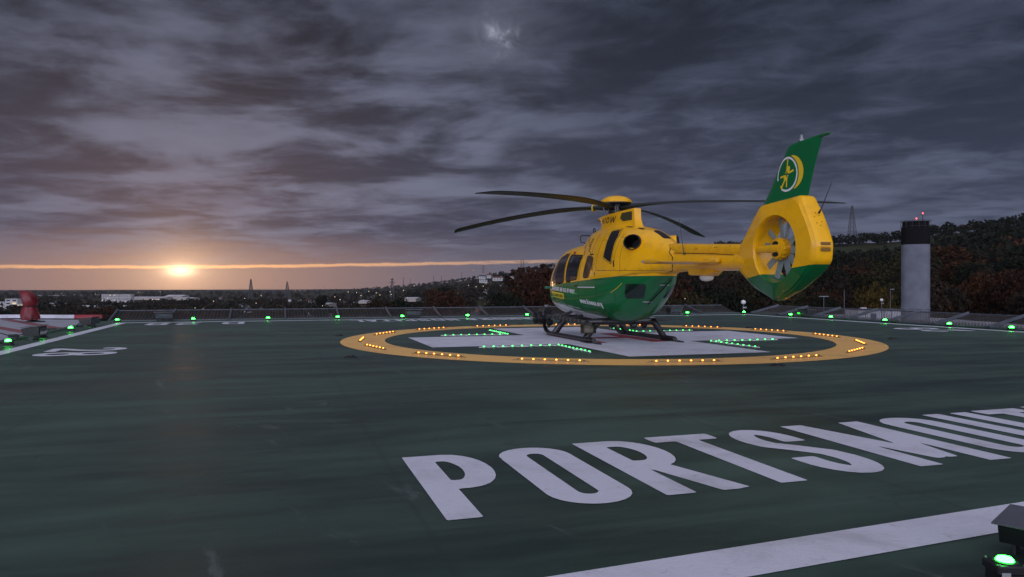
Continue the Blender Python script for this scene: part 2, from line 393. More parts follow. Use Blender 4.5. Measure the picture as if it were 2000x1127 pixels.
def marking_material(name, c, dirt):
    m = bpy.data.materials.new(name); m.use_nodes = True; T = NT(m.node_tree); b = T.n['Principled BSDF']
    P = T.new('ShaderNodeTexCoord').outputs['Object']
    n = T.noise(P, 1.1, 7, 0.68, 0.4); n2 = T.noise(P, 9.0, 6, 0.7); n3 = T.noise(P, 60, 2, 0.6)
    base = T.mix(T.m('MULTIPLY', T.ss(n, 0.46, 0.72), 0.7), c, dirt)
    base = T.mix(T.m('MULTIPLY', T.ss(n2, 0.55, 0.72), 0.6), base, dirt)
    n4 = T.noise(P, 3.3, 8, 0.8, 0.5); base = T.mix(T.m('MULTIPLY', T.ss(n4, 0.62, 0.70), 0.5), base, (0.16, 0.15, 0.15))
    T.put(b.inputs['Base Color'], base)
    T.put(b.inputs['Roughness'], T.ss(n2, 0.3, 0.7, 0.35, 0.55)); b.inputs['Specular IOR Level'].default_value = 0.4
    bn = T.new('ShaderNodeBump'); bn.inputs['Strength'].default_value = 0.3; bn.inputs['Distance'].default_value = 0.008
    T.put(bn.inputs['Height'], n3); T.put(b.inputs['Normal'], bn.outputs[0])
    return m
M_DECK = deck_material()
M_WHITE = marking_material('marking_white', (0.62, 0.62, 0.69), (0.38, 0.36, 0.38))
M_RING = marking_material('marking_yellow', (0.82, 0.47, 0.13), (0.55, 0.31, 0.12))
M_RED = marking_material('marking_red', (0.33, 0.028, 0.04), (0.20, 0.04, 0.04))
M_BLACK = mat('black_paint', (0.012, 0.012, 0.014), 0.4, var=.3)
M_STEEL = mat('galvanised_steel', (0.30, 0.31, 0.33), 0.45, 0.6, var=.35, vscale=6, bump=.1)
M_DSTEEL = mat('dark_steel', (0.05, 0.055, 0.06), 0.45, 0.5, var=.3, vscale=8)
M_EDGE = mat('deck_edge_green', (0.028, 0.055, 0.045), 0.45, var=.4, vscale=1.5)
M_GREENLAMP = mat('green_lamp_glass', (0.1, 0.6, 0.2), 0.2, emit=(0.02, 1.0, 0.035), es=34)
M_GREENSTRIP = mat('green_strip_lamp', (0.2, 0.6, 0.3), 0.2, emit=(0.02, 1.0, 0.08), es=7)
M_AMBER = mat('amber_lamp', (0.8, 0.4, 0.1), 0.2, emit=(1.0, 0.22, 0.02), es=9)
M_STRIPBODY = mat('strip_casing', (0.55, 0.62, 0.58), 0.35, var=.2)
M_AMBERBODY = mat('amber_strip_casing', (0.30, 0.17, 0.05), 0.4, var=.3)

# ------------------------------------------------------------------ deck and its markings
DX0, DX1, DY0, DY1 = -13.35, 12.35, -14.75, 12.05
b = MB(); b.box(((DX0 + DX1) / 2, (DY0 + DY1) / 2, -0.2), (DX1 - DX0, DY1 - DY0, 0.4))
b.build('deck', M_DECK, smooth=None, kind='structure')
def flat_mesh(name, V, Fc, m, z, **kw):
    me = MB(); me.add([(p[0], p[1], z) for p in V], Fc); return me.build(name, m, smooth=None, **kw)
def quad(x0, x1, y0, y1): return [(x0, y0), (x1, y0), (x1, y1), (x0, y1)]
# border line
lw = 0.15; L0, L1, B0, B1 = -12.55, 11.85, -13.62, 11.35
mb = MB()
for q in (quad(L0 - lw, L0 + lw, -14.4, B1 + lw), quad(L1 - lw, L1 + lw, -12.6, B1 + lw), quad(L0 + lw, L1 - lw, B1 - lw, B1 + lw)):
    mb.add([(p[0], p[1], 0.004) for p in q], [(0, 1, 2, 3)])
ue = lambda u: -13.40 + .075 * (u + 3.31)
mb.add([(L0 + lw, ue(L0 + lw) - .33, .004), (L1 - lw, ue(L1 - lw) - .33, .004), (L1 - lw, ue(L1 - lw), .004), (L0 + lw, ue(L0 + lw), .004)], [(0, 1, 2, 3)])
mb.build('border_line', M_WHITE, smooth=None, kind='structure')
# aiming circle
mb = MB(); n = 180; ro, ri = 6.22, 5.22
mb.add([(r_ * math.cos(2 * PI * k / n), r_ * math.sin(2 * PI * k / n), 0.004) for r_ in (ri, ro) for k in range(n)], [(k, n + k, n + (k + 1) % n, (k + 1) % n) for k in range(n)])
mb.build('landing_circle', M_RING, smooth=None, kind='structure')
mb = MB(); c_ = 1.5; e_ = 4.5
mb.add([(x, y, 0.004) for x, y in [(-c_, -c_), (c_, -c_), (c_, c_), (-c_, c_), (-c_, -e_), (c_, -e_), (e_, -c_), (e_, c_), (c_, e_), (-c_, e_), (-e_, c_), (-e_, -c_)]],
       [(0, 1, 2, 3), (4, 5, 1, 0), (1, 6, 7, 2), (3, 2, 8, 9), (11, 0, 3, 10)])
mb.build('landing_cross', M_WHITE, smooth=None, kind='structure')
mb = MB()
for q in (quad(-.95, -.55, -1.5, 1.5), quad(.55, .95, -1.5, 1.5), quad(-.55, .55, -.2, .2)):
    mb.add([(p[0], p[1], 0.008) for p in q], [(0, 1, 2, 3)])
mb.build('landing_letter', M_RED, smooth=None, kind='structure')
# big name on the near side
mb = MB(); h_ = 1.57
LET = [('P', -6.67, .56), ('O', -5.97, .55), ('R', -5.27, .60), ('T', -4.60, .58), ('S', -3.90, .54), ('M', -3.18, .86), ('O', -2.17, .57), ('U', -1.45, .56), ('T', -.78, .58), ('H', -.06, .56)]
for ch, x, w in LET:
    v, f = march(glyph_sdf(ch, w / h_, .0665), -.02, w / h_ + .02, -.02, 1.02, .0125)
    th = R(0.6); ct, st_ = math.cos(th), math.sin(th)
    pts = [(x + p[0] * h_, -12.72 + (x + 6.67) * .055 + p[1] * h_) for p in v]
    mb.add([(p[0], p[1], 0.004) for p in pts], f)
mb.build('deck_name_lettering', M_WHITE, smooth=None, kind='structure')
def marking(txt, x, y, rot, h, name, **k):
    V, Fc, w = text2d(txt, h, **k); c, s = math.cos(R(rot)), math.sin(R(rot))
    flat_mesh(name, [(x + p[0] * c - p[1] * s, y + p[0] * s + p[1] * c) for p in V], Fc, M_WHITE, 0.004, kind='structure')
    return w
K = dict(s=.068, gap=.09, wf=.98)
marking('HOSPITAL', -1.15, 10.95, 180, 1.15, 'deck_far_lettering', **K)
marking('QUEEN ALEXANDRA', 6.75, 10.95, 180, 1.15, 'deck_far_lettering', **K)
marking('D 28', -8.6, 10.85, 180, 1.3, 'deck_size_marking', s=.075, gap=.12, wf=1.45)
marking('28', -11.85, .45, -90, 1.4, 'deck_size_marking', s=.075, gap=.12, wf=1.45)
marking('28', 11.1, -.6, 90, 1.4, 'deck_size_marking', s=.075, gap=.12, wf=1.45)

# deck edge girder and building below
b = MB()
for (c, sz) in (((DX0 - .12, (DY0 + DY1) / 2, -.10), (.24, DY1 - DY0 + .48, .26)), ((DX1 + .12, (DY0 + DY1) / 2, -.10), (.24, DY1 - DY0 + .48, .26)),
                (((DX0 + DX1) / 2, DY1 + .12, -.10), (DX1 - DX0, .24, .26)), (((DX0 + DX1) / 2, DY0 - .12, -.10), (DX1 - DX0, .24, .26))):
    b.box(c, sz)
b.build('deck_edge', M_EDGE, smooth=None, kind='structure')
M_WALL = mat('hospital_wall', (0.28, 0.27, 0.26), 0.8, var=.3, vscale=.2)
M_ROOF = mat('flat_roof', (0.36, 0.36, 0.39), 0.8, var=.35, vscale=.25)

# ------------------------------------------------------------------ perimeter lights
def make_edge_light():
    root = empty('perimeter_light', (0, 0, 0), group='green perimeter lights', cat='light', label='green light')
    MB().box((0, 0, .012), (.20, .20, .024)).build('base_plate', M_DSTEEL, root)
    MB().box((0, 0, .055), (.17, .17, .062), bev=.012).build('housing', M_BLACK, root)
    b = MB(); b.lathe([(.001, .135), (.03, .132), (.052, .118), (.058, .10), (.058, .0865)][::-1], n=16)
    b.build('lens', M_GREENLAMP, root, smooth=60)
    b = MB(); b.tube([(0, 0, .08), (0, 0, .095)], .008, 6); me = b.mesh('bolt', M_STEEL)
    for k in range(4):
        o = bpy.data.objects.new('bolt', me); col.objects.link(o); o.parent = root; o.location = (.07 * math.cos(PI / 4 + k * PI / 2), .07 * math.sin(PI / 4 + k * PI / 2), 0)
    return root
spots = []
for i, v in enumerate([-10.6, -8.1, -5.7, -3.2, -.7, 1.75, 4.2, 6.85, 9.35]): spots.append((-13.03, v, 'left edge of the deck', i))
spots.append((-12.75, 11.72, 'left far corner of the deck', 0))
for i, u in enumerate([-10.35, -7.85, -5.4, -3.0, -.45, 2.0, 4.5, 6.9, 9.25]): spots.append((u, 11.72, 'far edge of the deck', i))
spots.append((11.95, 11.55, 'right far corner of the deck', 0))
for i, v in enumerate([8.65, 6.35, 3.75, 1.2, -.85, -3.4]): spots.append((12.12, v, 'right edge of the deck', i))
ORD = ['first', 'second', 'third', 'fourth', 'fifth', 'sixth', 'seventh', 'eighth', 'ninth', 'tenth', 'eleventh', 'twelfth', 'thirteenth', 'fourteenth', 'fifteenth', 'sixteenth']
L0p = None
def is_seen(x, y):
    X, Y = x - CX, y - CY; xc = X * cy - Y * sy; yc = X * sy + Y * cy
    return yc > 1 and abs(xc / yc) < 0.71
seen = [s for s in spots if is_seen(s[0], s[1])]
cnt = {}
for (u, v, side, i) in seen:
    o = L0p if L0p is None else copy_tree(L0p)
    if o is None: o = L0p = make_edge_light()
    o.location = (u, v, 0)
    k = cnt.get(side, 0); cnt[side] = k + 1
    if 'corner' in side: lab = 'glowing green perimeter light at the %s' % side
    elif 'left edge' in side: lab = 'glowing green perimeter light on the %s, %s from the camera end' % (side, ORD[k])
    elif 'far edge' in side: lab = 'glowing green perimeter light on the %s, %s from the left corner' % (side, ORD[k])
    else: lab = 'glowing green perimeter light on the %s, %s from the right front' % (side, ['sixth', 'fifth', 'fourth', 'third', 'second', 'nearest'][k])
    o['label'] = lab
# the close one: a taller unit at the bottom right corner of the view
root = empty('perimeter_light', (-4.53, -14.28, 0), R(-20), label='large green deck light glowing close up in the bottom right corner', cat='light', group='green perimeter lights'); root.scale = (.62, .62, .82)
MB().box((0, 0, .03), (.17, .17, .06)).build('base_plate', M_BLACK, root)
MB().box((0, 0, .086), (.205, .205, .050), bev=.008).build('housing', M_BLACK, root)
b = MB(); b.lathe([(.058, .112), (.056, .124), (.045, .134), (.02, .139), (.001, .14)], n=20); b.build('lens', M_GREENLAMP, root, smooth=60)
b = MB(); b.lathe([(.082, .1115), (.082, .117), (.061, .119), (.061, .1115)], n=24); b.build('rim', M_DSTEEL, root)
MB().box((-.05, -.104, .055), (.06, .003, .045)).build('label_plate', mat('label_grey', (.25, .27, .27), .5), root)
b = MB()
for x in (-.085, .085):
    for y in (-.085, .085): b = MB(); b.lathe([(.008, .111), (.008, .116), (.002, .118)], (x, y, 0), 8); b.build('bolt', M_STEEL, root)

# ------------------------------------------------------------------ floodlights along the edge
def make_flood():
    root = empty('deck_floodlight', (0, 0, 0), cat='floodlight', group='low floodlights along the deck edge', label='x')
    b = MB()   # wedge shaped head, glass towards -x
    pr = [(-.17, .10), (.15, .12), (.19, .27), (-.19, .31)]
    b.rings([[Vector((p[0], y, p[1])) for p in pr] for y in (-.30, .30)])
    b.build('lamp_head', M_BLACK, root)
    MB().box((-.195, 0, .205), (.008, .52, .15), Matrix.Rotation(R(-5), 3, 'Y')).build('lamp_glass', mat('flood_glass', (.05, .06, .065), .08, coat=.5), root)
    MB().box((0, 0, .315), (.44, .66, .012), Matrix.Rotation(R(6), 3, 'Y')).build('cover_plate', M_STEEL if False else mat('flood_cover', (.13, .13, .15), .35, .3, var=.2), root)
    for y in (-.24, .24): MB().box((0, y, .06), (.10, .02, .12)).build('leg', M_DSTEEL, root)
    MB().tube([(.12, .1, .14), (.26, .14, .12), (.34, .05, .03), (.42, -.02, .015)], .012, 6).build('cable', M_BLACK, root)
    return root
fl = None
for (u, v, rz, lab) in [(-13.05, 3.62, 180, 'black floodlight beside the white landing ramp, on the left edge of the deck'), (-13.0, 8.9, 170, 'black floodlight between two green lights where the left edge meets the red and white ramp'),
                        (-11.3, 12.0, 90, 'dark floodlight on the far edge near the left corner, under the sunset'), (-2.55, 11.95, 90, 'dark floodlight on the far edge beside a green light, left of the helicopter'),
                        (8.75, 11.95, 90, 'dark floodlight on the far edge seen just right of the helicopter body'), (12.5, 8.2, 0, 'dark floodlight on the right edge, below the tail fan'),
                        (-4.07, -14.18, 205, 'dark tilted floodlight close to the camera at the bottom right')]:
    o = fl and copy_tree(fl)
    if not o: o = fl = make_flood()
    o.location = (u, v, 0); o.rotation_euler.z = R(rz); o['label'] = lab
o.scale = (.72, .72, .56)

def make_loop():
    root = empty('cable_gland', (0, 0, 0), cat='cable', group='cable glands at the deck edge', label='x')
    MB().box((0, 0, .04), (.22, .10, .07), bev=.015).build('body', M_BLACK, root)
    MB().tube([(.1, 0, .05), (.22, .05, .10), (.32, 0, .13), (.42, -.04, .09), (.5, 0, .02)], .012, 6).build('cable', M_BLACK, root)
    return root
lp = None
for (u, v, rz, lab) in [(-13.75, 4.55, 200, 'black cable plug on the white ramp by the nearer floodlight'), (-13.62, 7.35, 200, 'black cable plug on the ramp edge between the two left floodlights'),
                        (12.35, 3.55, 90, 'looped black cable at the right edge in front of the chimney'), (7.9, 11.9, 0, 'black cable plug on the far edge just right of the helicopter')]:
    o = lp and copy_tree(lp)
    if not o: o = lp = make_loop()
    o.location = (u, v, 0.0); o.rotation_euler.z = R(rz); o['label'] = lab

# ------------------------------------------------------------------ amber bars on the circle
def make_bar():
    root = empty('circle_light_bar', (0, 0, 0), cat='light bar', group='amber light bars on the yellow circle', label='x')
    b = MB(); b.rings([[Vector((x, yy, zz)) for (yy, zz) in ((-w / 2, .004), (-w / 2 * .7, .004 + hh), (w / 2 * .7, .004 + hh), (w / 2, .004))] for x, w, hh in ((-.68, .03, .004), (-.60, .075, .02), (.60, .075, .02), (.68, .03, .004))])
    b.build('casing', M_AMBERBODY, root)
    b = MB(); b.lathe([(.0155, .0245), (.0155, .034), (.009, .041), (.001, .043)], n=10); me = b.mesh('lamp', M_AMBER, 60)
    for k in range(6):
        o = bpy.data.objects.new('lamp', me); col.objects.link(o); o.parent = root; o.location = (-.5 + k * .2, 0, 0)
    b = MB(); b.lathe([(.017, .0245), (.017, .032), (.008, .036)], n=8); me = b.mesh('screw', M_DSTEEL, 60)
    for k in (-.57, .57):
        o = bpy.data.objects.new('screw', me); col.objects.link(o); o.parent = root; o.location = (k, 0, 0)
    return root
bar = None
CLK = ['nearest point, just right of centre', 'front right of the circle', 'right front quarter of the circle', 'right end, nearer one', 'right end, farther one', 'far right quarter of the circle', 'far side right of the helicopter', 'far side, seen behind the rear skid leg',
       'far side, seen below the nose', 'far side left of the helicopter', 'far left quarter of the circle', 'left end, farthest one', 'left end, middle one', 'front left quarter of the circle', 'front left of the circle', 'nearest point, just left of centre']
for k in range(16):
    a = R(-78 + 22.5 * k)
    o = bar and copy_tree(bar)
    if not o: o = bar = make_bar()
    o.location = (5.76 * math.cos(a), 5.76 * math.sin(a), 0.0); o.rotation_euler.z = a + PI / 2
    o['label'] = 'amber light bar on the yellow circle: ' + CLK[k]
# green corner strips around the cross
def make_corner():
    root = empty('corner_light_strip', (0, 0, 0), cat='light strip', group='green light strips in the corners of the cross', label='x')
    for rot in (0, 1):
        b = MB(); pts = []
        for k in range(26):
            t = k / 25 * 1.75; p = (t, .035 * math.sin(k * 2.1) * (k % 3 > 0), .012); pts.append((p[1], p[0], p[2]) if rot else p)
        b.tube(pts, .014, 6); b.build('cable', M_STRIPBODY, root)
    b = MB(); b.lathe([(.018, .004), (.018, .026), (.010, .034), (.001, .036)], n=8); me = b.mesh('lamp', M_GREENSTRIP, 60)
    b = MB(); b.box((0, 0, .012), (.10, .05, .016), bev=.005); me2 = b.mesh('lamp_clip', M_STRIPBODY, 60)
    for k in range(17):
        t = (k + 1) // 2 * .205; r_ = k % 2
        for m_, nm in ((me, 'lamp'), (me2, 'lamp_clip')):
            o = bpy.data.objects.new(nm, m_); col.objects.link(o); o.parent = root; o.location = (0, t, 0) if r_ else (t, 0, 0)
            if r_: o.rotation_euler.z = PI / 2
    for (cx_, cy_) in ((.75, 0), (1.2, 0), (0, 1.1)):
        b = MB(); b.tube([(cx_ + .11 * math.cos(a), cy_ + .07 * math.sin(a), .011) for a in np.linspace(0, 2 * PI, 17)], .010, 6, cap=False); b.build('cable_coil', M_STRIPBODY, root)
    return root
cs = None
for (sx, s_y, rz, lab) in ((-1, -1, 180, 'near left corner of the white cross'), (1, -1, 270, 'near right corner of the white cross'), (-1, 1, 90, 'far left corner of the white cross'), (1, 1, 0, 'far right corner of the cross, behind the skids')):
    o = cs and copy_tree(cs)
    if not o: o = cs = make_corner()
    o.location = (sx * 1.85, s_y * 1.85, 0.0); o.rotation_euler.z = R(rz); o['label'] = 'L shaped green lamp string in the ' + lab
# tie down points
td = None
for (u, v, lab) in [(-6.05, 2.7, 'left of the circle'), (-6.3, -3.1, 'near left of the circle'), (.1, -6.55, 'in front of the circle, nearest the camera'), (5.95, 2.6, 'on the far right rim of the circle'), (6.5, -2.35, 'right of the circle'), (0.0, 6.45, 'beyond the circle, left of the searchlight'), (-2.6, -6.4, 'front left'), (2.65, 6.0, 'beyond the circle behind the nose')]:
    if (u, v) == (-2.6, -6.4): continue
    if td is None:
        td = empty('tie_down_point', (0, 0, 0), cat='deck fitting', group='tie down points set in the deck', label='x')
        MB().lathe([(.115, .0), (.115, .012), (.08, .02), (.075, .012), (.001, .012)], n=20).build('rim', M_BLACK, td)
        MB().tube([(.05 * math.cos(a), .05 * math.sin(a), .03) for a in np.linspace(0, 2 * PI, 13)], .012, 6, cap=False).build('ring', M_DSTEEL, td); o = td
    else: o = copy_tree(td)
    o.location = (u, v, 0.0); o['label'] = 'black tie down ring on the deck, ' + lab

# ------------------------------------------------------------------ safety net panels
M_NET = mat('net_wire', (0.085, 0.08, 0.08), 0.6, 0.3)
M_RAIL = mat('net_rail', (0.11, 0.12, 0.145), 0.45, 0.4, var=.3, vscale=5)
def make_panel(wd):
    root = empty('safety_net_panel', (0, 0, 0), cat='safety net', group='safety net panels round the deck', label='x')
    dy, dz = 1.45, .34   # local: x along the edge, +y outwards
    b = MB()
    n_ = 17
    for k in range(n_ + 1):
        x0 = wd * k / n_
        b.tube([(x0, .05, .03), (x0, .6, .09), (x0, dy, dz)], .006, 4, cap=False)
    for k in range(1, 12):
        t = k / 12; y = .05 + (dy - .05) * t; z = .03 + (dz - .03) * (t ** 1.35) - .03 * math.sin(PI * t)
        b.tube([(0, y, z), (wd, y, z)], .006, 4, cap=False)
    b.build('netting', M_NET, root, smooth=None)
    b = MB(); b.tube([(0, dy, dz), (wd, dy, dz)], .022, 8); b.build('top_rail', M_RAIL, root); b = MB(); b.tube([(0, .04, .03), (wd, .04, .03)], .022, 8); b.build('bottom_rail', M_RAIL, root)
    b = MB(); b.box((0, .72, .20), (.055, 1.50, .10), Matrix.Rotation(math.atan2(dz - .02, 1.4), 3, 'X'), bev=.006); b.build('bracket_arm', M_RAIL, root)
    b = MB(); b.box((0, -.02, -.02), (.12, .10, .14)); b.box((0, .25, -.06), (.03, .5, .05), Matrix.Rotation(R(25), 3, 'X')); b.build('bracket_foot', M_DSTEEL, root)
    return root
pan = {}
def panels(x, y, dx, dy, n, rz, side, wd=1.95):
    for k in range(n):
        px, py = x + dx * wd * k, y + dy * wd * k
        if not (is_seen(px, py) or is_seen(px + dx * wd, py + dy * wd)): continue
        if wd not in pan: o = pan[wd] = make_panel(wd)
        else: o = copy_tree(pan[wd])
        o.location = (px, py, 0.0); o.rotation_euler.z = R(rz)
        kk = cnt.get(side, 0); cnt[side] = kk + 1
        o['label'] = 'steel framed safety net panel %s' % (side % ORD[min(kk, 15)])
panels(DX0 + .25, DY1 + .24, 1, 0, 13, 0, 'on the far edge, %s from the left')
panels(DX1 + .24, DY1 - .1, 0, -1, 12, -90, 'on the right edge, %s from the far corner')

# ------------------------------------------------------------------ ramp area on the left with the covered monitor
M_PLAT = marking_material('ramp_white', (0.33, 0.34, 0.38), (0.22, 0.22, 0.24))
b = MB(); b.prism([(-13.62, 1.0), (-13.62, 12.6), (-14.4, 14.6), (-17.5, 15.9), (-24, 15.9), (-24, 1.0)], -.3, -.004); b.build('ramp', M_PLAT, smooth=None, kind='structure')
b = MB()
for (a0, a1) in (((-14.02, 6.6), (-19.5, 17.0)), ((-13.66, 8.4), (-17.2, 15.6))):
    dx, dy = a1[0] - a0[0], a1[1] - a0[1]; L = math.hypot(dx, dy); nx, ny = -dy / L * .17, dx / L * .17
    if a0[1] == 6.6: a1 = (-18.6, 15.3)
    b.add([(a0[0] - nx, a0[1] - ny, 0.0), (a0[0] + nx, a0[1] + ny, 0.0), (a1[0] + nx, a1[1] + ny, 0.0), (a1[0] - nx, a1[1] - ny, 0.0)], [(0, 3, 2, 1)])
b.build('ramp_stripes', mat('faded_red', (.25, .075, .08), .6, var=.3), smooth=None, kind='structure')
b = MB(); path = [(-24, 16.1), (-18.2, 16.1), (-17.0, 15.9), (-14.75, 14.9), (-13.8, 14.75)]
for i in range(4):
    p, q = Vector(path[i] + (0,)), Vector(path[i + 1] + (0,)); dr = q - p
    b.box((p + q) / 2 + Vector((0, 0, .10)), (dr.length, .10, .13), Matrix.Rotation(math.atan2(dr.y, dr.x), 3, 'Z'), mi=1 if i == 3 else 0)
o = b.build('ramp_kerb', [M_WHITE, M_RED], smooth=None, kind='structure')
# red cover over a fire monitor
M_TARP = mat('red_tarpaulin', (0.19, 0.006, 0.012), 0.42, var=.45, vscale=2.2, bump=.5, bscale=7, coat=.1)
def tarp():
    root = empty('covered_fire_monitor', (-15.35, 12.95, 0), R(0), label='fire monitor wrapped in a wrinkled red cover on the ramp', cat='fire monitor')
    rg = []
    # local x = camera right, y = away; heights 0..1.25
    prof = [(0.10, .42, .40, .02), (.22, .46, .42, .0), (.42, .41, .38, -.02), (.60, .31, .33, -.03), (.66, .27, .30, -.03), (.74, .33, .33, -.02), (.92, .36, .35, -.04), (1.05, .37, .33, -.10), (1.16, .30, .28, -.17), (1.24, .22, .22, -.24), (1.27, .08, .10, -.28)]
    n_ = 30
    for (z, rx, ry, ox) in prof:
        r_ = []
        for k in range(n_):
            a = 2 * PI * k / n_
            f = 1 + .10 * noise.noise(Vector((math.cos(a) * 2.2, math.sin(a) * 2.2, z * 3.0))) + .06 * math.sin(5 * a + z * 6)
            r_.append(Vector((ox + rx * math.cos(a) * f, ry * math.sin(a) * f, z + .02 * math.sin(7 * a))))
        rg.append(r_)
    b = MB(); b.rings(rg)
    b.tube([(-.22, 0, 1.14), (-.42, 0, 1.16), (-.56, .0, 1.22), (-.62, 0, 1.20)], [.17, .12, .09, .04], 14)
    b.build('cover', M_TARP, root, smooth=50)
    b = MB(); b.tube([(-.03 + .32 * math.cos(a), .34 * math.sin(a), .655) for a in np.linspace(0, 2 * PI, 25)], .018, 6, cap=False); b.build('cord', M_BLACK, root)
    MB().lathe([(.20, -.01), (.20, .05), (.12, .07), (.12, .30)], n=16).build('base', M_DSTEEL, root)
    MB().tube([(.1, 0, .06), (.5, .1, .03), (.75, .1, .01)], .035, 8).build('pipe', M_BLACK, root)
    root.rotation_euler.z = -R(YAW); root.scale = (.62, .70, .84); root.location = (-15.70, 13.06, 0)
    return root
tarp()
# ------------------------------------------------------------------ the helicopter (local x forward, y left, z up; origin on the deck under the mast)
def livery():
    m = bpy.data.materials.new('livery_paint'); m.use_nodes = True; T = NT(m.node_tree); b = T.n['Principled BSDF']
    P = T.new('ShaderNodeTexCoord').outputs['Object']; x, y, z = T.sep(P)
    YEL, GRN, WHT = (0.92, 0.46, 0.004), (0.003, 0.14, 0.038), (0.62, 0.66, 0.66)
    split = T.m('SUBTRACT', 1.48, T.m('MULTIPLY', T.m('MAXIMUM', T.m('ADD', x, 1.57), 0.0), 0.050))
    fen = T.m('ADD', 1.41, T.m('MULTIPLY', T.m('SUBTRACT', -5.41, x), 0.115))
    rear = T.m('LESS_THAN', x, -4.0)
    sp_ = T.m('ADD', T.m('MULTIPLY', rear, fen), T.m('MULTIPLY', T.m('SUBTRACT', 1.0, rear), split))
    g = T.m('LESS_THAN', z, sp_)
    fin = T.m('MULTIPLY', T.m('GREATER_THAN', z, T.m('ADD', 2.59, T.m('MULTIPLY', T.m('SUBTRACT', -5.65, x), 0.05))), rear)
    g = T.m('MAXIMUM', g, fin)
    c = T.mix(g, YEL, GRN)
    # white belly from the nose back, its edge sweeping down
    wl = T.m('ADD', 0.57, T.m('MULTIPLY', T.m('SUBTRACT', x, -0.2), 0.112))
    wh = T.m('MULTIPLY', T.m('LESS_THAN', z, wl), T.m('GREATER_THAN', x, -0.45))
    wh2 = T.m('MULTIPLY', T.m('LESS_THAN', x, T.m('ADD', -2.33, T.m('MULTIPLY', T.m('SUBTRACT', 1.2, z), 0.72))), T.m('MULTIPLY', T.m('GREATER_THAN', x, -3.2), T.m('LESS_THAN', z, 1.42)))
    c = T.mix(T.m('MAXIMUM', wh, T.m('MULTIPLY', wh2, 0.0)), c, WHT)
    n = T.noise(P, 5.0, 5, 0.6)
    c = T.mix(T.ss(n, 0.45, 0.75, 0.0, 0.16), c, (0.05, 0.04, 0.02))
    T.put(b.inputs['Base Color'], c); b.inputs['Roughness'].default_value = 0.30; b.inputs['Specular IOR Level'].default_value = 0.22
    b.inputs['Coat Weight'].default_value = 0.42; b.inputs['Coat Roughness'].default_value = 0.06
    bn = T.new('ShaderNodeBump'); bn.inputs['Strength'].default_value = 0.12; bn.inputs['Distance'].default_value = 0.02
    T.put(bn.inputs['Height'], T.noise(P, 2.6, 2, 0.4)); T.put(b.inputs['Normal'], bn.outputs[0]); T.put(b.inputs['Coat Normal'], bn.outputs[0])
    return m
M_LIV = livery()
M_YEL = mat('yellow_paint', (0.90, 0.45, 0.005), 0.32, spec=.25, coat=.3, var=.15, vscale=6)
M_GRN = mat('green_paint', (0.003, 0.115, 0.032), 0.3, coat=.7)
M_LETW = mat('white_vinyl', (0.75, 0.75, 0.75), 0.4); M_LETY = mat('yellow_vinyl', (0.80, 0.55, 0.02), 0.4); M_LETB = mat('black_vinyl', (0.01, 0.01, 0.012), 0.4); M_LETG = mat('green_vinyl', (0.01, .12, .04), 0.4)
def glass_mat():
    m = bpy.data.materials.new('tinted_glass'); m.use_nodes = True; T = NT(m.node_tree); b = T.n['Principled BSDF']
    P = T.new('ShaderNodeTexCoord').outputs['Object']; x, y, z = T.sep(P)
    b.inputs['Base Color'].default_value = (.012, .013, .016, 1); b.inputs['Roughness'].default_value = .04
    b.inputs['Specular IOR Level'].default_value = .5; b.inputs['Coat Weight'].default_value = .6; b.inputs['Coat Roughness'].default_value = .02
    tr = T.new('ShaderNodeBsdfTransparent'); tr.inputs[0].default_value = (.62, .63, .68, 1); mx = T.new('ShaderNodeMixShader'); mx.inputs[0].default_value = .45
    T.put(mx.inputs[1], b.outputs[0]); T.put(mx.inputs[2], tr.outputs[0]); T.put(T.n['Material Output'].inputs[0], mx.outputs[0])
    return m
M_GLASS = glass_mat()
M_RUB = mat('black_rubber', (0.010, 0.010, 0.011), 0.55)
M_SKID = mat('skid_black', (0.014, 0.014, 0.016), 0.33, coat=.2, var=.3)
M_BLADE = mat('rotor_blade_black', (0.013, 0.018, 0.017), 0.45, spec=.35, coat=.05, var=.3, vscale=2)
M_FAN = mat('fan_blade_grey', (0.25, 0.31, 0.30), 0.4, var=.2, vscale=5)
M_WHT = mat('white_plastic', (0.7, 0.7, 0.68), 0.35)
M_HOLESHADE = mat('opening_shade', (0.004, 0.004, 0.005), 0.7)  # near-black colour stands in for the shade inside intake, vents and exhaust
M_SEAT = mat('cabin_trim', (0.05, 0.055, 0.06), 0.8, var=.4)
heli = empty('helicopter', (0.1, -0.55, 0), R(90), label='yellow and green rescue helicopter with enclosed tail fan parked on the white cross', cat='helicopter')

def interp(tab, x):
    xs = [t[0] for t in tab]; return [float(np.interp(x, xs[::-1] if xs[0] > xs[-1] else xs, (np.array([t[k] for t in tab])[::-1] if xs[0] > xs[-1] else np.array([t[k] for t in tab])))) for k in range(1, len(tab[0]))]
def smooth_tab(tab, n=70, it=3):
    xs = np.linspace(tab[0][0], tab[-1][0], n); V = np.array([interp(tab, x) for x in xs])
    for _ in range(it): V[1:-1] = V[1:-1] * .5 + (V[:-2] + V[2:]) * .25
    return [(x,) + tuple(v) for x, v in zip(xs, V)]
def section(x, zb, zt, hw, zc, et, eb, n=64, y0=0):
    r_ = []
    for k in range(n):
        a = 2 * PI * (k + .5) / n; ca, sa = math.cos(a), math.sin(a); e = et if sa > 0 else eb
        yy = hw * math.copysign(abs(ca) ** (2 / e), ca); zz = zc + ((zt - zc) if sa > 0 else (zc - zb)) * math.copysign(abs(sa) ** (2 / e), sa)
        r_.append(Vector((x, y0 + yy, zz)))
    return r_
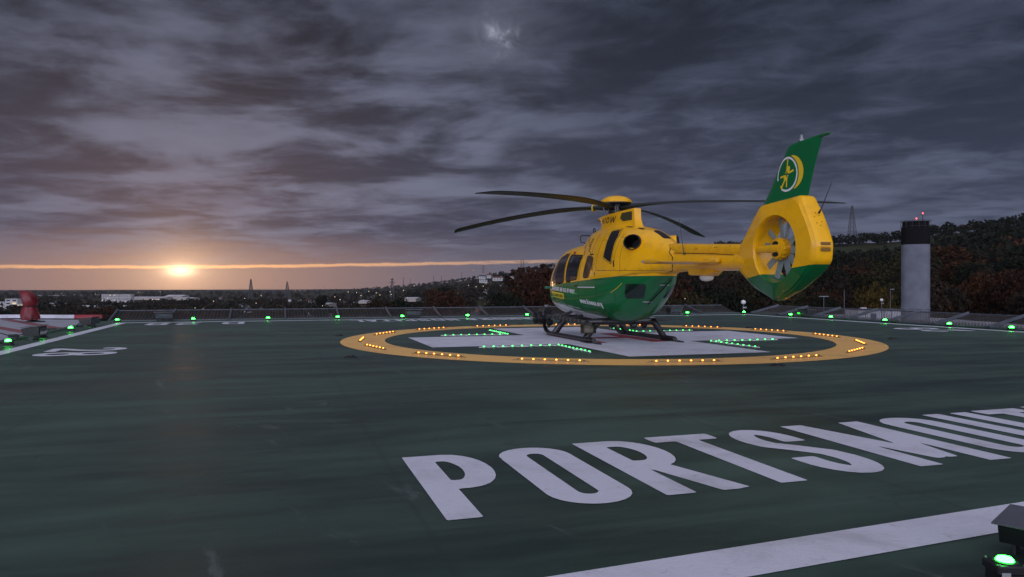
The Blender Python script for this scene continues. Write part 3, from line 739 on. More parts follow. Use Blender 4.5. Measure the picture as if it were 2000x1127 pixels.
# pod:  x, zbot, ztop, halfwidth, zwide, exp top, exp bottom
POD = [(3.25, 1.04, 1.22, .08, 1.10, 2.0, 2.0), (3.20, .90, 1.40, .27, 1.10, 2.0, 2.0), (3.08, .77, 1.64, .45, 1.10, 2.1, 2.1), (2.9, .66, 1.88, .59, 1.10, 2.2, 2.2), (2.6, .56, 2.09, .705, 1.12, 2.3, 2.2), (2.3, .51, 2.20, .765, 1.14, 2.5, 2.3), (1.95, .48, 2.27, .795, 1.17, 2.7, 2.4),
       (1.3, .46, 2.31, .80, 1.2, 2.9, 2.4), (.8, .45, 2.31, .80, 1.2, 2.9, 2.4), (0, .44, 2.28, .80, 1.22, 2.9, 2.35), (-.6, .44, 2.22, .79, 1.25, 2.8, 2.3), (-1.0, .50, 2.15, .765, 1.3, 2.7, 2.3), (-1.25, .60, 2.1, .735, 1.36, 2.6, 2.3), (-1.5, .76, 2.1, .67, 1.42, 2.5, 2.3), (-1.75, .93, 2.05, .585, 1.45, 2.4, 2.4),
       (-2.0, 1.12, 2.0, .47, 1.48, 2.3, 2.4), (-2.25, 1.31, 1.95, .34, 1.55, 2.2, 2.3), (-2.45, 1.45, 1.9, .24, 1.6, 2.0, 2.2)]
pod = smooth_tab(POD, 96, 2)
podb = MB(); podb.rings([section(*t) for t in pod])
COW = [(1.30, 1.3, 2.22, .30, 1.45, 2.2, 2.2), (1.12, 1.25, 2.45, .44, 1.45, 2.3, 2.2), (.95, 1.2, 2.56, .54, 1.45, 2.4, 2.2), (.6, 1.2, 2.64, .66, 1.45, 2.4, 2.3), (.1, 1.2, 2.68, .76, 1.45, 2.35, 2.4), (-.5, 1.22, 2.66, .805, 1.45, 2.3, 2.6), (-1.1, 1.3, 2.61, .78, 1.5, 2.25, 2.8),
       (-1.5, 1.38, 2.55, .71, 1.54, 2.2, 3.0), (-1.9, 1.46, 2.47, .59, 1.60, 2.15, 3.0), (-2.25, 1.50, 2.35, .45, 1.66, 2.1, 2.8), (-2.55, 1.52, 2.21, .32, 1.72, 2.0, 2.4), (-2.8, 1.54, 2.10, .25, 1.76, 2.0, 2.1), (-3.0, 1.545, 2.0, .225, 1.765, 2, 2)]
cow = smooth_tab(COW, 80, 2)
cowb = MB(); cowb.rings([section(*t) for t in cow])
both = MB(); both.add(podb.v, podb.f); both.add(cowb.v, cowb.f); BV = both.bvh()
def project(pts, side=1, off=.004, axis='y', bv=None):
    bv = bv or BV; out = []
    for (a, b_) in pts:
        if axis == 'y': o, dr = Vector((a, side * 4, b_)), Vector((0, -side, 0))
        elif axis == 'x': o, dr = Vector((8 * side, a, b_)), Vector((-side, 0, 0))
        elif axis == 'z': o, dr = Vector((a, b_, 6)), Vector((0, 0, -1))
        else: o, dr = Vector((-1.9 - .8 * a - 1.2, side * (.45 - .6 * a + 1.6), b_)), Vector((.6, -.8 * side, 0))
        h = bv.ray_cast(o, dr)
        out.append(None if h[0] is None else h[0] + h[1] * off * (1 if h[1].dot(dr) < 0 else -1))
    return out
def decal(f, x0, x1, z0, z1, cell, name, m, parent, side=1, off=.004, axis='y', bv=None, mb=None, shift=None):
    V, Fc = march(f, x0, x1, z0, z1, cell)
    if shift: V = [shift(p) for p in V]
    P = project(V, side, off, axis, bv); keep = [g for g in Fc if all(P[i] is not None for i in g)]
    P = [p or Vector((0, 0, 0)) for p in P]
    if mb is not None: mb.add(P, keep); return None
    b = MB(); b.add(P, keep); return b.build(name, m, parent, smooth=60)
def polysdf(pts, r=.0):
    def f(X, Y):
        dmin = np.full(X.shape, 9.0); s_ = np.full(X.shape, 1.0); n = len(pts)
        for i in range(n):
            ax, ay = pts[i]; bx, by = pts[i - 1]; ex, ey = bx - ax, by - ay; wx, wy = X - ax, Y - ay
            t = np.clip((wx * ex + wy * ey) / (ex * ex + ey * ey), 0, 1); dx, dy = wx - ex * t, wy - ey * t
            dmin = np.minimum(dmin, dx * dx + dy * dy)
            c1 = Y >= ay; c2 = Y < by; c3 = ex * wy > ey * wx
            fl_ = (c1 & c2 & c3) | (~c1 & ~c2 & ~c3); s_ = np.where(fl_, -s_, s_)
        return np.sqrt(dmin) * s_ - r
    return f
def window(pts, r, parent, side, off=.010):
    """frame gasket and pane; pts is the pane shrunk by its corner radius"""
    xs = [p[0] for p in pts]; zs = [p[1] for p in pts]; e = r + .06
    decal(lambda X, Y: np.maximum(polysdf(pts, r + .022)(X, Y), -polysdf(pts, r)(X, Y)), min(xs) - e, max(xs) + e, min(zs) - e, max(zs) + e, .014, 'window_seal', M_RUB, parent, side, off * .6)
    return decal(polysdf(pts, r), min(xs) - e, max(xs) + e, min(zs) - e, max(zs) + e, .025, 'window', M_GLASS, parent, side, off)
# cut the window openings out of the pod so the cabin behind shows
WIN = {'cockpit': [(2.26, 1.40), (2.12, 1.66), (1.86, 1.92), (1.62, 2.00), (1.40, 2.0), (1.42, 1.42)], 'door': [(1.12, 1.97), (.46, 1.93), (.56, 1.48), (1.15, 1.45)], 'rear': [(-.04, 1.90), (-.34, 1.86), (-.14, 1.53), (.04, 1.52)], 'hatch': [(-1.88, 1.28), (-2.14, 1.26), (-2.0, 1.10), (-1.7, 1.10)]}
WSH = [(-.60, 1.36), (.60, 1.36), (.54, 1.80), (.33, 2.02), (-.33, 2.02), (-.54, 1.80)]
def inside(c):
    if c.z > 1.35 and c.z < 2.12 and c.x < 2.5:
        for k in ('cockpit', 'door', 'rear'):
            if polysdf(WIN[k], .045)(np.array([c.x]), np.array([c.z]))[0] < 0: return True
    if c.x > 1.9 and abs(c.y) < .7 and c.z > 1.28 and polysdf(WSH, .03)(np.array([c.y]), np.array([c.z]))[0] < 0: return True
    return False
pv = [Vector(v) for v in podb.v]
hull = MB(); hull.v = podb.v; hull.f = [f for f in podb.f if not inside(sum((pv[i] for i in f), Vector()) / len(f))]; hull.mi = [0] * len(hull.f)
body = hull.build('fuselage', M_LIV, heli, smooth=50)
def exh_axes(s_):
    ax = Vector((-.56, .80 * s_, .12)).normalized(); hx_ = ax.cross(Vector((0, 0, 1))).normalized(); return Vector((-1.80, .36 * s_, 2.165)), ax, hx_, hx_.cross(ax)
def in_pipe(c):
    for s_ in (1, -1):
        o_, ax, hx_, vx_ = exh_axes(s_); q = c - o_
        if q.dot(ax) > -.05 and math.hypot(q.dot(hx_) / .9, q.dot(vx_) / .70) < .218: return True
    return False
cvv = [Vector(v) for v in cowb.v]; ch_ = MB(); ch_.v = cowb.v; ch_.f = [f for f in cowb.f if not in_pipe(sum((cvv[i] for i in f), Vector()) / len(f))]; ch_.mi = [0] * len(ch_.f)
cowl = ch_.build('engine_cowling', M_LIV, heli, smooth=50)
for s_ in (1, -1):
    for k in ('cockpit', 'door', 'rear'): window(WIN[k], .055, body, s_)
# windscreen in two halves
for s_ in (1, -1):
    pts = [(s_ * .06, 1.38), (s_ * .58, 1.40), (s_ * .53, 1.80), (s_ * .32, 2.0), (s_ * .06, 2.0)]
    decal(polysdf(pts, .045), -.75, .75, 1.25, 2.15, .03, 'windscreen', M_GLASS, body, 1, .010, 'x')
    decal(polysdf([(s_ * .14, .98), (s_ * .42, 1.0), (s_ * .40, 1.16), (s_ * .14, 1.18)], .04), -.6, .6, .9, 1.3, .02, 'chin_window', M_GLASS, body, 1, .010, 'x')
# something inside the cabin
b = MB(); b.box((.65, 0, .72), (3.1, 1.2, .04)); b.build('cabin_floor', M_SEAT, body)
for (x, y) in ((1.35, .38), (1.35, -.38), (.1, .4), (.1, -.4)):
    b = MB(); b.box((x, y, 1.02), (.46, .46, .16), bev=.04); b.box((x - .22, y, 1.36), (.12, .44, .62), Matrix.Rotation(R(-8), 3, 'Y'), bev=.04); b.box((x - .26, y, 1.74), (.10, .26, .16), bev=.03); b.build('seat', M_SEAT, body)
b = MB(); b.box((2.2, 0, 1.16), (.35, .95, .30), bev=.05); b.build('instrument_panel', M_RUB, body)
b = MB(); b.box((-.62, 0, 1.45), (.05, 1.25, 1.2)); b.build('rear_bulkhead', M_SEAT, body)
# door and panel outlines
def outline(pts, parent, r_=.0045, side=1, closed=False, name='panel_seam', m=None, bv=None, axis='y', mb=None):
    P = []; q = list(pts) + ([pts[0]] if closed else [])
    for i in range(len(q) - 1):
        n = max(2, int(math.hypot(q[i + 1][0] - q[i][0], q[i + 1][1] - q[i][1]) / .06))
        P += [(q[i][0] + (q[i + 1][0] - q[i][0]) * t / n, q[i][1] + (q[i + 1][1] - q[i][1]) * t / n) for t in range(n)]
    P.append(q[-1]); pr = [p for p in project(P, side, 0.0, axis, bv) if p is not None]
    (mb if mb is not None else MB()).tube(pr, r_, 5) if mb is not None else MB().tube(pr, r_, 5).build(name, m or M_RUB, parent)
for s_ in (1, -1):
    b = MB()
    outline([(1.32, 2.1), (1.34, .62)], body, side=s_, mb=b); outline([(.42, 2.12), (.42, .62)], body, side=s_, mb=b)
    outline([(2.33, 1.34), (2.2, 1.0), (1.95, .68), (1.34, .62)], body, side=s_, mb=b); outline([(1.34, .62), (.42, .62)], body, side=s_, mb=b)
    outline([(.36, 2.1), (.34, 1.42)], body, side=s_, mb=b); outline([(.42, .62), (-.55, .62), (-.6, 1.3)], body, side=s_, mb=b)
    outline([(-1.30, 1.42), (-1.35, 1.05), (-1.10, .62)], body, side=s_, mb=b)
    b.build('door_seam', M_RUB, body)
    b = MB(); pr = project([(x, 1.235) for x in np.linspace(.38, -.55, 8)], s_, .016); b.tube(pr, .014, 6); b.build('door_rail', M_WHT, body)
    b = MB(); pr = project([(x, 1.27) for x in np.linspace(.62, .50, 4)], s_, .014); b.tube(pr, .013, 6); b.build('door_handle', M_BLACK, body)
    b = MB(); pr = [p for p in project([(-.10, 1.42), (-.04, 1.2), (.06, .9)], -1, .03, 'x') if p]; b.tube(pr, .014, 6); b.build('hatch_rod', M_BLACK, body)
    for (x, z) in ((-.09, 1.30), (.05, .94)):
        p = project([(x + (0 if s_ > 0 else .1), z)], -1, .014, 'x')[0]; b = MB(); b.box(p, (.03, .12, .03), bev=.008); b.build('hatch_hinge', M_STEEL, body)
# clamshell window at the back quarter, dark
for s_ in (1, -1):
    b = MB()
    decal(polysdf([(-.20, 1.27), (.20, 1.27), (.06, 1.05), (-.26, 1.05)], .045), -.45, .45, .9, 1.4, .02, 'rear_quarter_window', M_GLASS, body, s_, .007, 'diag')
# lights and small bits on the roof
b = MB(); b.lathe([(.03, 0), (.03, .03), (.015, .05)], project([(1.0, 2.06)], 1, 0)[0] if project([(1.0, 2.06)], 1, 0)[0] else (1, .5, 2.1), 10); b.build('cabin_lamp', M_TARP, body)
b = MB(); b.tube([(2.42, .62, 1.24), (2.50, .74, 1.22), (2.56, .86, 1.22)], [.02, .03, .035], 8); b.build('mirror_arm', M_GRN, body)
# cowling details
def both_sides(fn):
    for s_ in (1, -1): fn(s_)
def cow_bits(s_):
    ins = [(-.70, 2.50), (-1.06, 2.52), (-1.22, 2.36), (-1.28, 2.05), (-1.30, 1.76), (-.92, 1.90), (-.90, 2.10), (-.82, 2.34)]
    decal(polysdf(ins, .02), -1.45, -.55, 1.65, 2.62, .022, 'intake', M_HOLESHADE, cowl, s_, .004)
    b = MB(); outline(ins, cowl, .011, s_, True, mb=b); b.build('intake_frame', M_YEL, cowl)
    b = MB()
    outline([(-1.40, 1.72), (-1.36, 2.40)], cowl, .004, s_, mb=b); outline([(-1.62, 1.56), (-1.58, 1.9), (-1.56, 2.36)], cowl, .004, s_, mb=b); outline([(-.62, 1.62), (-1.35, 1.60), (-2.7, 1.585)], cowl, .004, s_, mb=b)
    outline([(-.62, 2.30), (-.84, 2.30)], cowl, .004, s_, mb=b); outline([(-.62, 2.48), (-.62, 1.62)], cowl, .004, s_, mb=b); outline([(-.25, 2.45), (-.25, 1.95), (-.55, 1.75)], cowl, .004, s_, mb=b); outline([(.42, 2.4), (.10, 2.2), (.02, 2.05)], cowl, .004, s_, mb=b)
    outline([(-1.58, 2.3), (-1.36, 2.33)], cowl, .004, s_, mb=b)
    b.build('panel_seam', M_RUB, cowl)
    for i in range(5):
        decal(polysdf([(.10, 2.36 - i * .04), (-.03, 2.36 - i * .04)], .010), -.1, .16, 2.1, 2.45, .008, 'vent_slot', M_HOLESHADE, cowl, s_, .003)
    for (x, z, q) in ((.42, 2.38, .05), (.45, 2.2, .045), (-.02, 2.12, .05), (-.14, 2.0, .045)):
        decal(polysdf([(x, z + q), (x - .02, z - q)], .018), x - .1, x + .1, z - .12, z + .12, .010, 'vent', M_HOLESHADE, cowl, s_, .003)
    for i in range(4):
        decal(polysdf([(-.34, 1.77 - i * .04), (-.44, 1.76 - i * .04)], .010), -.5, -.28, 1.6, 1.82, .008, 'vent_slot', M_HOLESHADE, cowl, s_, .003)
    decal(polysdf([(-.20, 1.99), (-.36, 1.99)], .016), -.42, -.14, 1.94, 2.03, .010, 'vent_slot', M_HOLESHADE, cowl, s_, .003)
    decal(polysdf([(-1.38, 1.80), (-1.41, 1.70)], .022), -1.48, -1.32, 1.66, 1.86, .010, 'latch', M_RUB, cowl, s_, .006)
    decal(polysdf([(-.56, 1.56), (-.57, 1.53)], .022), -.65, -.5, 1.46, 1.62, .010, 'static_port', M_STEEL, cowl, s_, .006)
both_sides(cow_bits)
for (x, y) in ((-1.15, .22), (-1.62, .18), (-1.15, -.22), (-1.62, -.18)):
    V, Fc = march(polysdf([(x + .09, y), (x - .09, y * .9)], .035), x - .2, x + .2, y - .1, y + .1, .012); P = project(V, 1, .003, 'z')
    b = MB(); b.add(P, Fc); b.build('top_vent', M_HOLESHADE, cowl)
V, Fc = march(polysdf([(-2.05, 0), (-2.4, 0)], .09), -2.6, -1.9, -.15, .15, .03); b = MB(); b.add(project(V, 1, .003, 'z'), Fc); b.build('top_grille', M_HOLESHADE, cowl)
# rivets / fasteners along the cowl line
b = MB()
for x in (-1.05, -1.45, -1.8, -2.2, -2.5):
    for dx in (0, .05):
        p = project([(x + dx, 1.62)], 1, .001)[0]
        if p: b.box(p, (.014, .006, .014))
b.build('fastener', M_DSTEEL, cowl)
# exhausts, one each side, pointing out and back
for s_ in (1, -1):
    ax = Vector((-.56, .80 * s_, .12)).normalized(); hx_ = ax.cross(Vector((0, 0, 1))).normalized(); vx_ = hx_.cross(ax); M = Matrix((hx_, vx_, ax)).transposed() @ Matrix.Diagonal((.9, .70, 1)); c = Vector((-1.80, .36 * s_, 2.165))
    b = MB(); b.lathe([(.25, -.34), (.262, -.10), (.258, .06), (.245, .18), (.236, .215), (.224, .215)], c, 36, M)
    b.f = b.f[:-1]; b.mi = b.mi[:-1]
    o = b.build('exhaust_fairing', M_YEL, cowl, smooth=70)
    b = MB(); b.lathe([(.2245, .217), (.238, .225), (.232, .238), (.208, .238), (.200, .20), (.194, .10), (.190, -.12)], c, 36, M); b.f = b.f[:-2]; b.mi = b.mi[:-2]; b.build('exhaust_pipe', mat('burnt_metal', (.05, .042, .038), .35, .8, var=.5, vscale=9), cowl, smooth=60)
    b = MB(); b.lathe([(.192, -.10), (.001, -.11)], c, 36, M); b.build('exhaust_shade_disc', M_HOLESHADE, cowl)
# grab loop and lifting eye
b = MB(); b.tube([(1.02, .34, 2.32), (1.33, .34, 2.37), (1.36, .34, 2.40), (1.37, .34, 2.50), (1.33, .33, 2.53), (.85, .30, 2.50)], .012, 6); b.build('grab_handle', M_BLACK, cowl)
b = MB(); b.tube([(.66 + .055 * math.cos(a), .27, 2.61 + .06 * math.sin(a)) for a in np.linspace(-.8, PI + .8, 12)], .012, 6); b.build('lifting_eye', M_BLACK, cowl)
# mast fairing
def tear(z, sc, fx, dz=0.0, n=22):
    side_ = [(0.0, 0.0), (.03, .09), (.10, .17), (.24, .25), (.42, .29), (.62, .30), (.85, .285), (1.1, .24), (1.35, .18), (1.55, .125), (1.66, .095), (1.70, .085), (1.705, .04)]
    L_ = side_[-1][0]; pts = []
    for (u, y) in side_: pts.append((fx - u / L_ * (fx + 1.12 + (sc - 1) * .5), y * sc))
    q = [Vector((x, y, z + dz * (x + .3))) for x, y in pts]
    return q + [Vector((v.x, -v.y, v.z)) for v in reversed(q[1:])]
fb = MB(); fb.rings([tear(2.54, 1.35, .60), tear(2.62, 1.12, .52), tear(2.74, 1.0, .52, -.02), tear(2.84, .98, .62, -.04), tear(2.90, .98, .74, -.06), tear(2.935, .97, .78, -.07), tear(2.945, .93, .74, -.07), tear(2.93, .88, .70, -.07)])
fair = fb.build('mast_fairing', M_YEL, heli, smooth=50); FBV = fb.bvh()
for s_ in (1, -1):
    decal(polysdf([(-.70, 2.91), (-1.02, 2.92), (-1.03, 2.75), (-.76, 2.745), (-.66, 2.81)], .015), -1.1, -.55, 2.68, 2.97, .014, 'grille', mat('grille_dark', (.06, .055, .012), .7, var=.5, vscale=40), fair, s_, .004, 'y', FBV)
    V, Fc, w = text2d('HIOW', .145, 2.55, .095, .09, .05); b = MB()
    P = project([(.17 - p[0] - (p[1] - .1) * .2 if s_ > 0 else -.62 + p[0], 2.725 + p[1]) for p in V], s_, .004, 'y', FBV)
    b.add([p or Vector((0, 0, 0)) for p in P], [g for g in Fc if all(P[i] for i in g)]); b.build('registration', M_LETB, fair)
V, Fc, w = text2d('G-', .145, 1.6, .095, .09, .05); b = MB(); P = project([(.50 - p[0] - (p[1] - .1) * .2, 2.725 + p[1]) for p in V], 1, .004, 'y', FBV)
b.add([p or Vector((0, 0, 0)) for p in P], [g for g in Fc if all(P[i] for i in g)]); b.build('registration', M_LETB, fair)
# rotor head
b = MB(); b.lathe([(.11, 2.85), (.11, 2.98), (.19, 2.99), (.19, 3.03), (.15, 3.04), (.15, 3.18), (.22, 3.19), (.22, 3.24), (.12, 3.25)], n=24); b.build('rotor_hub', M_BLACK, heli)
b = MB(); b.lathe([(.37, 3.225), (.375, 3.235), (.355, 3.28), (.29, 3.335), (.19, 3.375), (.09, 3.392), (.001, 3.396)], n=40); cap = b.build('hub_cap', M_YEL, heli, smooth=60)
b = MB(); b.lathe([(.36, 3.205), (.36, 3.23), (.001, 3.235)], n=32); b.build('cap_underside', M_BLACK, cap)
b = MB(); b.lathe([(.05, 3.39), (.05, 3.405), (.001, 3.41)], n=12); b.build('cap_bolt', M_BLACK, cap)
BANDK = 2
AZ0 = -36.0 - 17.41 - 90  # azimuth in helicopter axes
for k, (zt, dr) in enumerate(((2.90, 1.7), (2.70, 2.0), (2.76, 1.9), (2.98, 2.1))):
    a = R(AZ0 + 90 * k); M = Matrix.Rotation(a, 3, 'Z'); rg = []
    for t in np.linspace(0, 1, 46):
        r_ = .16 + (5.10 - .16) * t
        z = 3.12 + .07 * math.sin(min(1, t / .35) * PI / 2) - (3.12 + .07 - zt) * t ** dr
        if r_ < .7: ch, th_ = .17, .15 - .06 * (r_ - .16) / .54
        else:
            u = (r_ - .7) / .8; ch = .17 + (.31 - .17) * min(1, u) ** 1.0; th_ = .09 + (.042 - .09) * min(1, u)
        sweep = 0.0
        if r_ > 4.75: u = (r_ - 4.75) / .35; sweep = .13 * u * u; ch = .29 - .20 * u * u; th_ = .042 - .022 * u
        tw = R(15 - 9 * t)
        pts = []
        n_ = 20
        for j in range(n_):
            q = 2 * PI * j / n_; xx = math.cos(q); yy = math.sin(q)
            yl = (xx * .5 - .12) * ch - sweep; zl = yy * th_ * .5 * (1.15 - .5 * (0.5 - xx * .5))
            pts.append(M @ Vector((r_, yl * math.cos(tw) - zl * math.sin(tw), z + yl * math.sin(tw) + zl * math.cos(tw))))
        rg.append(pts)
    b = MB(); b.rings(rg); bl = b.build('rotor_blade', M_BLADE, heli, smooth=60)
    if k == BANDK: b = MB(); b.tube([M @ Vector((.60, 0, 3.135)), M @ Vector((.62, 0, 3.135))], .088, 18); b.build('blade_band', M_LETY, bl)
    b = MB(); b.tube([M @ Vector((.20, .10, 2.93)), M @ Vector((.28, .12, 3.12))], .014, 8); b.tube([M @ Vector((.13, .08, 2.92)), M @ Vector((.15, .12, 3.12))], .01, 8); b.build('pitch_link', M_STEEL, heli)
# tail boom
bo = []
for t in np.linspace(0, 1, 16):
    x = -2.95 - 2.35 * t; rz_ = .215 - .05 * t; bo.append(section(x, 1.555 - .02 * t, 1.965 - .12 * t, .215 - .045 * t, 1.76 - .07 * t, 2, 2, 40))
bb = MB(); bb.rings(bo); boom = bb.build('tail_boom', M_LIV, heli, smooth=60); BBV = bb.bvh()
cb = MB(); cb.rings([section(x, 1.70, zt, hw, zt - .12, 2.6, 2.2, 32) for x, zt, hw in ((-2.72, 2.125, .155), (-3.0, 2.115, .15), (-4.0, 2.055, .14), (-5.15, 1.995, .13))]); sc = cb.build('drive_shaft_cover', M_YEL, boom, smooth=60)
b = MB()
for s_ in (1, -1):
    b.tube([(x, s_ * y, z) for x, y, z in ((-2.78, .168, 1.935), (-3.5, .158, 1.90), (-4.3, .15, 1.86), (-5.0, .145, 1.81))], .006, 5)
arcp = [(-2.90 - .10 * abs(math.sin(a)) ** 2 * 0, .262 * math.cos(a), 1.76 + .26 * math.sin(a)) for a in np.linspace(-PI, PI, 41)]
arcp = [((-2.93 + .16 * max(0, (z - 1.8) / .3)), y * 1.0, z) for x, y, z in arcp]
b.build('cover_seam', M_RUB, boom)
BC = MB(); BC.add(cowb.v, cowb.f); BC.add(bb.v, bb.f); BC.add(cb.v, cb.f); BCV = BC.bvh()
b = MB()
for s_ in (1, -1):
    pr = [p for p in project([(-2.72, 2.11), (-2.84, 2.02), (-2.88, 1.93), (-3.0, 1.86), (-3.04, 1.76), (-3.0, 1.66), (-2.9, 1.58), (-2.75, 1.555)], s_, .002, 'y', BCV) if p]
    b.tube(pr, .009, 6)
b.build('boom_joint', M_RUB, boom)
b = MB()
for x in (-3.05, -3.75, -3.80, -4.4, -4.45, -4.85):
    p = project([(x, 1.965)], 1, .002, 'y', BCV)[0]
    if p: b.box(p, (.016, .006, .016))
b.build('fastener', M_DSTEEL, sc)
b = MB(); b.tube([(-3.40, .18, 1.91), (-3.26, .20, 2.55)], [.008, .004], 6); b.lathe([(.03, 0), (.02, .03)], (-3.40, .17, 1.88), 8); b.box((-3.258, .2, 2.55), (.015, .015, .015)); b.build('whip_antenna', M_DSTEEL, boom)
b = MB(); b.rings([[Vector((x, y, z)) for (y, z) in ((-w, 1.62), (-w, zb + .02), (-w + .03, zb), (w - .03, zb), (w, zb + .02), (w, 1.62))] for x, w, zb in ((-3.42, .10, 1.54), (-3.50, .13, 1.475), (-4.15, .13, 1.46), (-4.30, .10, 1.52))]); b.build('equipment_fairing', M_YEL, boom)
b = MB(); b.lathe([(.14, 0), (.135, -.05), (.10, -.085), (.04, -.10), (.001, -.102)], (-3.92, 0, 1.462), 24, Matrix.Diagonal((1.25, .8, 1))); b.build('antenna_dome', M_WHT, boom, smooth=60)
# stabiliser
rg = []
for y, c0, c1, th_ in ((-1.29, -4.02, -4.40, .035), (-1.25, -3.96, -4.46, .06), (-.2, -3.95, -4.47, .075), (.2, -3.95, -4.47, .075), (1.25, -3.96, -4.46, .06), (1.29, -4.02, -4.40, .035)):
    r_ = []
    for j in range(24):
        q = 2 * PI * j / 24; xx = (1 - math.cos(q)) / 2; r_.append(Vector((c0 + (c1 - c0) * xx, y, 1.70 + math.sin(q) * th_ * .5 * (1.3 - .9 * xx))))
    rg.append(r_)
b = MB(); b.rings(rg); st = b.build('stabiliser', M_YEL, heli, smooth=50)
for s_ in (1, -1):
    b = MB(); b.rings([[Vector((x, s_ * (1.285 + w * math.cos(q)), 1.71 + w * 1.3 * math.sin(q))) for q in np.linspace(0, 2 * PI, 13)[:-1]] for x, w in ((-3.88, .008), (-3.94, .03), (-4.3, .03), (-4.5, .006))]); b.build('tip_fairing', M_YEL, st, smooth=60)
    b = MB(); b.lathe([(.026, -.02), (.026, .02), (.001, .03)], (-3.90, s_ * 1.31, 1.71), 12); b.build('position_lamp', M_STEEL, st)
    b = MB(); b.box((-4.45, s_ * .24, 1.72), (.50, .10, .10), bev=.03); b.build('root_fairing', M_YEL, st)
# fenestron shroud: rings round the duct
FC = Vector((-6.19, 0, 1.86)); DR = .505
OUT = [(-5.66, 2.62), (-5.40, 2.34), (-5.16, 2.08), (-4.97, 1.88), (-4.93, 1.70), (-5.02, 1.54), (-5.22, 1.40), (-5.50, 1.22), (-5.78, 1.12), (-5.95, 1.05), (-6.10, 1.035), (-6.24, 1.09), (-6.50, 1.20), (-6.78, 1.38), (-6.98, 1.54), (-7.08, 1.64), (-7.10, 1.90), (-7.02, 2.10), (-6.90, 2.34), (-6.76, 2.56), (-6.72, 2.66), (-6.2, 2.66)]
def outr(a):
    dx, dz_ = math.cos(a), math.sin(a); best = 9
    for i in range(len(OUT)):
        p, q = OUT[i], OUT[(i + 1) % len(OUT)]; ax, az = p[0] - FC.x, p[1] - FC.z; ex, ez = q[0] - p[0], q[1] - p[1]
        de = dx * ez - dz_ * ex
        if abs(de) < 1e-9: continue
        t = (ax * ez - az * ex) / de; u = (ax * dz_ - az * dx) / de
        if t > 0 and -1e-6 <= u <= 1 + 1e-6: best = min(best, t)
    return best
NA = 144; angs = [2 * PI * k / NA for k in range(NA)]; RO = np.array([outr(a) for a in angs])
for _ in range(2): RO = RO * .6 + (np.roll(RO, 1) + np.roll(RO, -1)) * .2
prof_rows = []
for k, a in enumerate(angs):
    R1 = RO[k]; c_ = math.cos(a); sn = math.sin(a)
    rear = max(0.0, -c_)          # towards the back
    T0 = .225; e = .075 + .085 * min(1, rear * 1.3); 
    if sn < 0 and rear < .8: e = .075 + .085 * min(1, rear * 1.3) * (1 + sn * .5)
    sp_ = R1 - DR; row = [(DR + .012, 0.0), (DR, .10), (DR, .165), (DR + .008, .198), (DR + .025, T0)]
    for t in (.12, .25, .4, .55, .7, .82): 
        r_ = DR + .025 + (sp_ - .025) * t; row.append((r_, T0 + (e + .02 - T0) * t ** 1.1))
    rd = min(.05, sp_ * .3)
    row += [(R1 - rd * .8, e + .004), (R1 - rd * .3, e - .012), (R1 - .004, e - .04), (R1, e * .45), (R1, 0.0)]
    full = row + [(r_, -y) for r_, y in reversed(row[1:-1])]
    prof_rows.append([Vector((FC.x + r_ * c_, y, FC.z + r_ * sn)) for r_, y in full])
b = MB(); m_ = len(prof_rows[0]); vs_ = [v for r_ in prof_rows for v in r_]; fs_ = []
for k in range(NA):
    k2 = (k + 1) % NA
    for j in range(m_): j2 = (j + 1) % m_; fs_.append((k * m_ + j, k * m_ + j2, k2 * m_ + j2, k2 * m_ + j))
b.add(vs_, fs_); shroud = b.build('fan_shroud', M_LIV, heli, smooth=35); SBV = b.bvh()
# back face handle recess with its shade painted dark yellow, access ring, seams
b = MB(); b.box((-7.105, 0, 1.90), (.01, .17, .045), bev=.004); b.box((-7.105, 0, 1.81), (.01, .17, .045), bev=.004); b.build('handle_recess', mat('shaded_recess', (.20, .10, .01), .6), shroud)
b = MB(); b.box((-7.115, 0, 1.856), (.02, .18, .012)); b.build('handle', M_YEL, shroud)
b = MB()
for k in range(6):
    a = 2 * PI * k / 6 + .4; z = 2.27 + .10 * math.sin(a); y = .055 * math.cos(a); h = SBV.ray_cast(Vector((-9, y, z)), Vector((1, 0, 0)))
    if h[0]: b.box(h[0], (.01, .012, .012))
b.build('fastener', M_RUB, shroud)
b = MB(); b.tube([(-6.93, -.02, 2.36), (-6.98, -.02, 2.42), (-7.20, -.02, 2.78)], [.02, .008, .003], 6); b.build('tail_antenna', M_DSTEEL, shroud)

# fan
b = MB(); b.lathe([(.001, .19), (.10, .19), (.155, .175), (.165, .15), (.17, .03), (.16, .0)], FC, 40, Matrix.Rotation(R(-90), 3, 'X')); hub = b.build('fan_hub', M_YEL, heli, smooth=40)
b = MB()
for k in range(14):
    a = 2 * PI * k / 14; c = FC + Vector((.163 * math.cos(a), .115, .163 * math.sin(a))); b.box(c, (.026, .07, .040), Matrix.Rotation(-a, 3, 'Y'), bev=.006)
b.build('hub_tooth', M_YEL, hub)
for (dz_, ) in ((.085,), (-.085,)):
    b = MB(); b.lathe([(.001, .193), (.055, .193), (.058, .19)], FC + Vector((0, 0, dz_)), 16, Matrix.Rotation(R(-90), 3, 'X') @ Matrix.Diagonal((1.3, .65, 1))); b.build('hub_opening', M_HOLESHADE, hub)
b = MB()
rg = []
for x, hh, w in ((-5.69, .055, .03), (-5.80, .058, .04), (-6.0, .062, .05), (-6.16, .07, .055), (-6.26, .07, .05)):
    rg.append([Vector((x, .20 + w * math.cos(q) * .9 - .03, 1.865 + hh * math.sin(q))) for q in np.linspace(0, 2 * PI, 17)[:-1]])
b.rings(rg); b.build('gearbox_strut', M_YEL, hub, smooth=60)
fan = empty('tail_fan', FC, 0); fan.parent = heli
angs10 = [8, 38, 78, 106, 146, 186, 222, 254, 292, 326]
